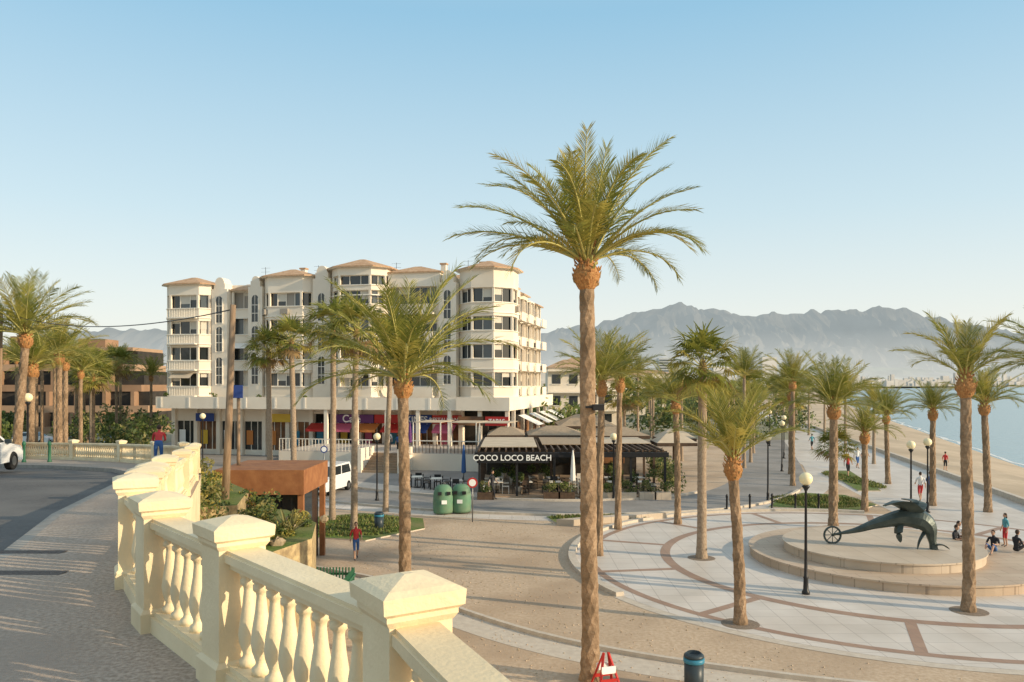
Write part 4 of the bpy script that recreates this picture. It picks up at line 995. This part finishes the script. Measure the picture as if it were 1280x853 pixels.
# ------------------------------------------------------------------ people
def person(x,y,z,rot,pose='stand',s=1.0,top='cloth_red',bot='cloth_blue',legs_bare=True,hair='hair',arms_bare=True,longhair=False):
    J={'pel':(0,0,.95),'wai':(0,0,1.08),'che':(0,0,1.3),'nek':(0,.005,1.47),'hed':(0,-.01,1.56)}
    for sd,sg in (('L',-1),('R',1)):
        J['sh'+sd]=(sg*.175,0,1.4);J['el'+sd]=(sg*.24,.03,1.13);J['wr'+sd]=(sg*.25,-.06,.89);J['ha'+sd]=(sg*.25,-.09,.81)
        J['hi'+sd]=(sg*.09,0,.9);J['kn'+sd]=(sg*.1,-.02,.5);J['an'+sd]=(sg*.1,.03,.09);J['to'+sd]=(sg*.11,-.15,.035)
    if pose=='walk':
        J.update(knL=(-.1,-.2,.53),anL=(-.1,-.26,.1),toL=(-.1,-.43,.07),knR=(.1,.06,.5),anR=(.1,.34,.16),toR=(.11,.22,.04),elL=(-.24,.12,1.16),wrL=(-.25,.1,.93),haL=(-.25,.1,.85),elR=(.24,-.06,1.15),wrR=(.22,-.25,1.02),haR=(.21,-.32,.99))
    if pose=='sit':
        dz=-.75
        for k in list(J):
            if k[:2] in ('kn','an','to'): continue
            J[k]=(J[k][0],J[k][1],J[k][2]+dz)
        for sd,sg in (('L',-1),('R',1)): J['kn'+sd]=(sg*.14,-.4,.42);J['an'+sd]=(sg*.12,-.62,.08);J['to'+sd]=(sg*.12,-.78,.035);J['wr'+sd]=(sg*.16,-.3,.42);J['ha'+sd]=(sg*.14,-.37,.45);J['el'+sd]=(sg*.25,-.08,.42)
        J['che']=(0,.04,.56);J['nek']=(0,.0,.72);J['hed']=(0,-.05,.81)
    if pose=='lean':
        J.update(che=(0,-.2,1.22),nek=(0,-.33,1.33),hed=(0,-.4,1.4),wai=(0,-.06,1.08),shL=(-.175,-.27,1.28),shR=(.175,-.27,1.28),elL=(-.22,-.32,1.02),elR=(.22,-.32,1.02),wrL=(-.1,-.52,.96),wrR=(.1,-.52,.96),haL=(-.02,-.55,.96),haR=(.02,-.57,.97))
    rad_={'pel':.135,'wai':.12,'che':.145,'nek':.055,'hed':.06,'sh':.06,'el':.042,'wr':.028,'ha':.03,'hi':.09,'kn':.058,'an':.038,'to':.03}
    names=list(J); idx={k:i for i,k in enumerate(names)}
    E=[('pel','wai'),('wai','che'),('che','nek'),('nek','hed')]
    for sd in 'LR': E+=[('che','sh'+sd),('sh'+sd,'el'+sd),('el'+sd,'wr'+sd),('wr'+sd,'ha'+sd),('pel','hi'+sd),('hi'+sd,'kn'+sd),('kn'+sd,'an'+sd),('an'+sd,'to'+sd)]
    me=bpy.data.meshes.new('tmp'); me.from_pydata([J[k] for k in names],[(idx[a],idx[b]) for a,b in E],[])
    ob=bpy.data.objects.new('tmp',me); COL.objects.link(ob); md=ob.modifiers.new('s','SKIN'); ob.modifiers.new('u','SUBSURF').levels=1; md.use_smooth_shade=True
    for k in names:
        r_=rad_.get(k,rad_.get(k[:2])); sv_=me.skin_vertices[0].data[idx[k]]; sv_.radius=(r_,r_*(.72 if k in('che','wai') else 1)); sv_.use_root=(k=='pel')
    dg=bpy.context.evaluated_depsgraph_get(); ev=bpy.data.meshes.new_from_object(ob.evaluated_get(dg))
    bpy.data.objects.remove(ob)
    cmap={}
    for a,b in E:
        k=a[:2]+b[:2]
        if k in('pewa','wach','chsh','chne','shel'): m_=top
        elif k=='nehe': m_='skin'
        elif k=='elwr': m_='skin' if arms_bare else top
        elif k=='wrha': m_='skin'
        elif k in('pehi','hikn'): m_=bot
        elif k=='knan': m_='skin' if legs_bare else bot
        else: m_='shoe'
        cmap[(a,b)]=m_
    q=MB(); vs=[v.co.copy() for v in ev.vertices]; fs=[];ms=[]
    for p in ev.polygons:
        c=p.center; best=None;bd=9
        for a,b in E:
            A=Vector(J[a]);B=Vector(J[b]);t=max(0,min(1,(c-A).dot(B-A)/(B-A).length_squared)); d=(c-A.lerp(B,t)).length-rad_.get(a,rad_.get(a[:2]))*.5
            if d<bd: bd=d;best=(a,b)
        fs.append(tuple(p.vertices)); ms.append(cmap[best])
    q.add(vs,fs,ms,True); bpy.data.meshes.remove(ev)
    H=Vector(J['hed'])+Vector((0,-.01,.075))
    q.ball(H,(.073,.092,.115),'skin',14); 
    q.ball(H+Vector((0,.018,.025)),(.083,.095,.108),hair,14)
    if longhair: q.ball(H+Vector((0,.07,-.08)),(.07,.05,.14),hair,10)
    q.add([H+Vector((-.012,-.085,.0)),H+Vector((.012,-.085,.0)),H+Vector((0,-.115,-.03)),H+Vector((0,-.088,.03))],[(0,1,2),(0,2,3),(1,3,2)],'skin')
    for s_ in (-1,1):
        q.ball(H+Vector((s_*.03,-.085,.005)),(.011,.008,.008),'eye',6); q.ball(H+Vector((s_*.076,0,-.01)),(.012,.02,.03),'skin',6)
    q.ball(H+Vector((0,-.082,-.055)),(.024,.008,.007),'lip',6)
    for sd,sg in (('L',-1),('R',1)):
        A=Vector(J['wr'+sd]);B=Vector(J['ha'+sd]); d=(B-A).normalized(); sdv=Vector((0,1,0)); sdv=(sdv-d*sdv.dot(d)).normalized() if abs(d.y)<.9 else Vector((1,0,0)); cu=Vector((-sg,0,0))
        for f,(off,l) in enumerate(((-.026,.06),(-.009,.07),(.009,.065),(.025,.05))):
            p=B+sdv*off; q.tube([p,p+d*l*.5+cu*.004,p+d*l*.9+cu*.02],[.010,.009,.006],'skin',5)
        p=A.lerp(B,.4)-sdv*.02; q.tube([p,p-sdv*.03+d*.02,p-sdv*.035+d*.05],[.011,.010,.007],'skin',5)
    o=q.make('person',None,(x,y,z),rot); o.scale=(s,)*3
    return o
person(-6.2,31.8,.0,rad(20),'walk',.86,'cloth_red','cloth_blue')
person(-12.55,28.4,ez(28.4),rad(200),'lean',.95,'cloth_red','cloth_blue')
person(20.1,32.6,.365,rad(-90),'stand',.78,'cloth_teal','cloth_red',longhair=True)
person(17.9,32.3,.365,rad(40),'sit',.95,'cloth_black','cloth_black')
person(18.5,33.2,.365,rad(20),'sit',.95,'cloth_white','cloth_black',longhair=True)
person(18.9,31.4,.365,rad(-50),'sit',.9,'cloth_black','cloth_blue')
person(19.8,31.4,.365,rad(100),'sit',.9,'cloth_black','cloth_black')
person(24.3,47.6,.005,rad(170),'walk',1,'cloth_white','cloth_red')
person(25.1,48,.005,rad(180),'walk',1,'cloth_blue','cloth_black',longhair=True)
person(25.2,60,.005,rad(0),'walk',1,'cloth_red','cloth_black')
person(28.5,66,.005,rad(10),'walk',1,'cloth_white','cloth_blue')
person(29.3,66.4,.005,rad(10),'walk',1,'cloth_black','cloth_black')
person(31.5,84,.005,rad(190),'walk',1,'cloth_teal','cloth_black')
person(39,72,-.85,rad(120),'stand',1,'cloth_red','cloth_black')
person(44,78,-1.6,rad(60),'walk',1,'cloth_black','cloth_blue')
person(-10.2,66.3,1.4,rad(10),'stand',1,'cloth_white','cloth_black',False)
person(-1.2,48.4,.01,rad(60),'walk',1,'cloth_black','cloth_black',False)
person(-8.9,62.9,1.4,rad(-20),'stand',1,'cloth_blue','cloth_black',False)
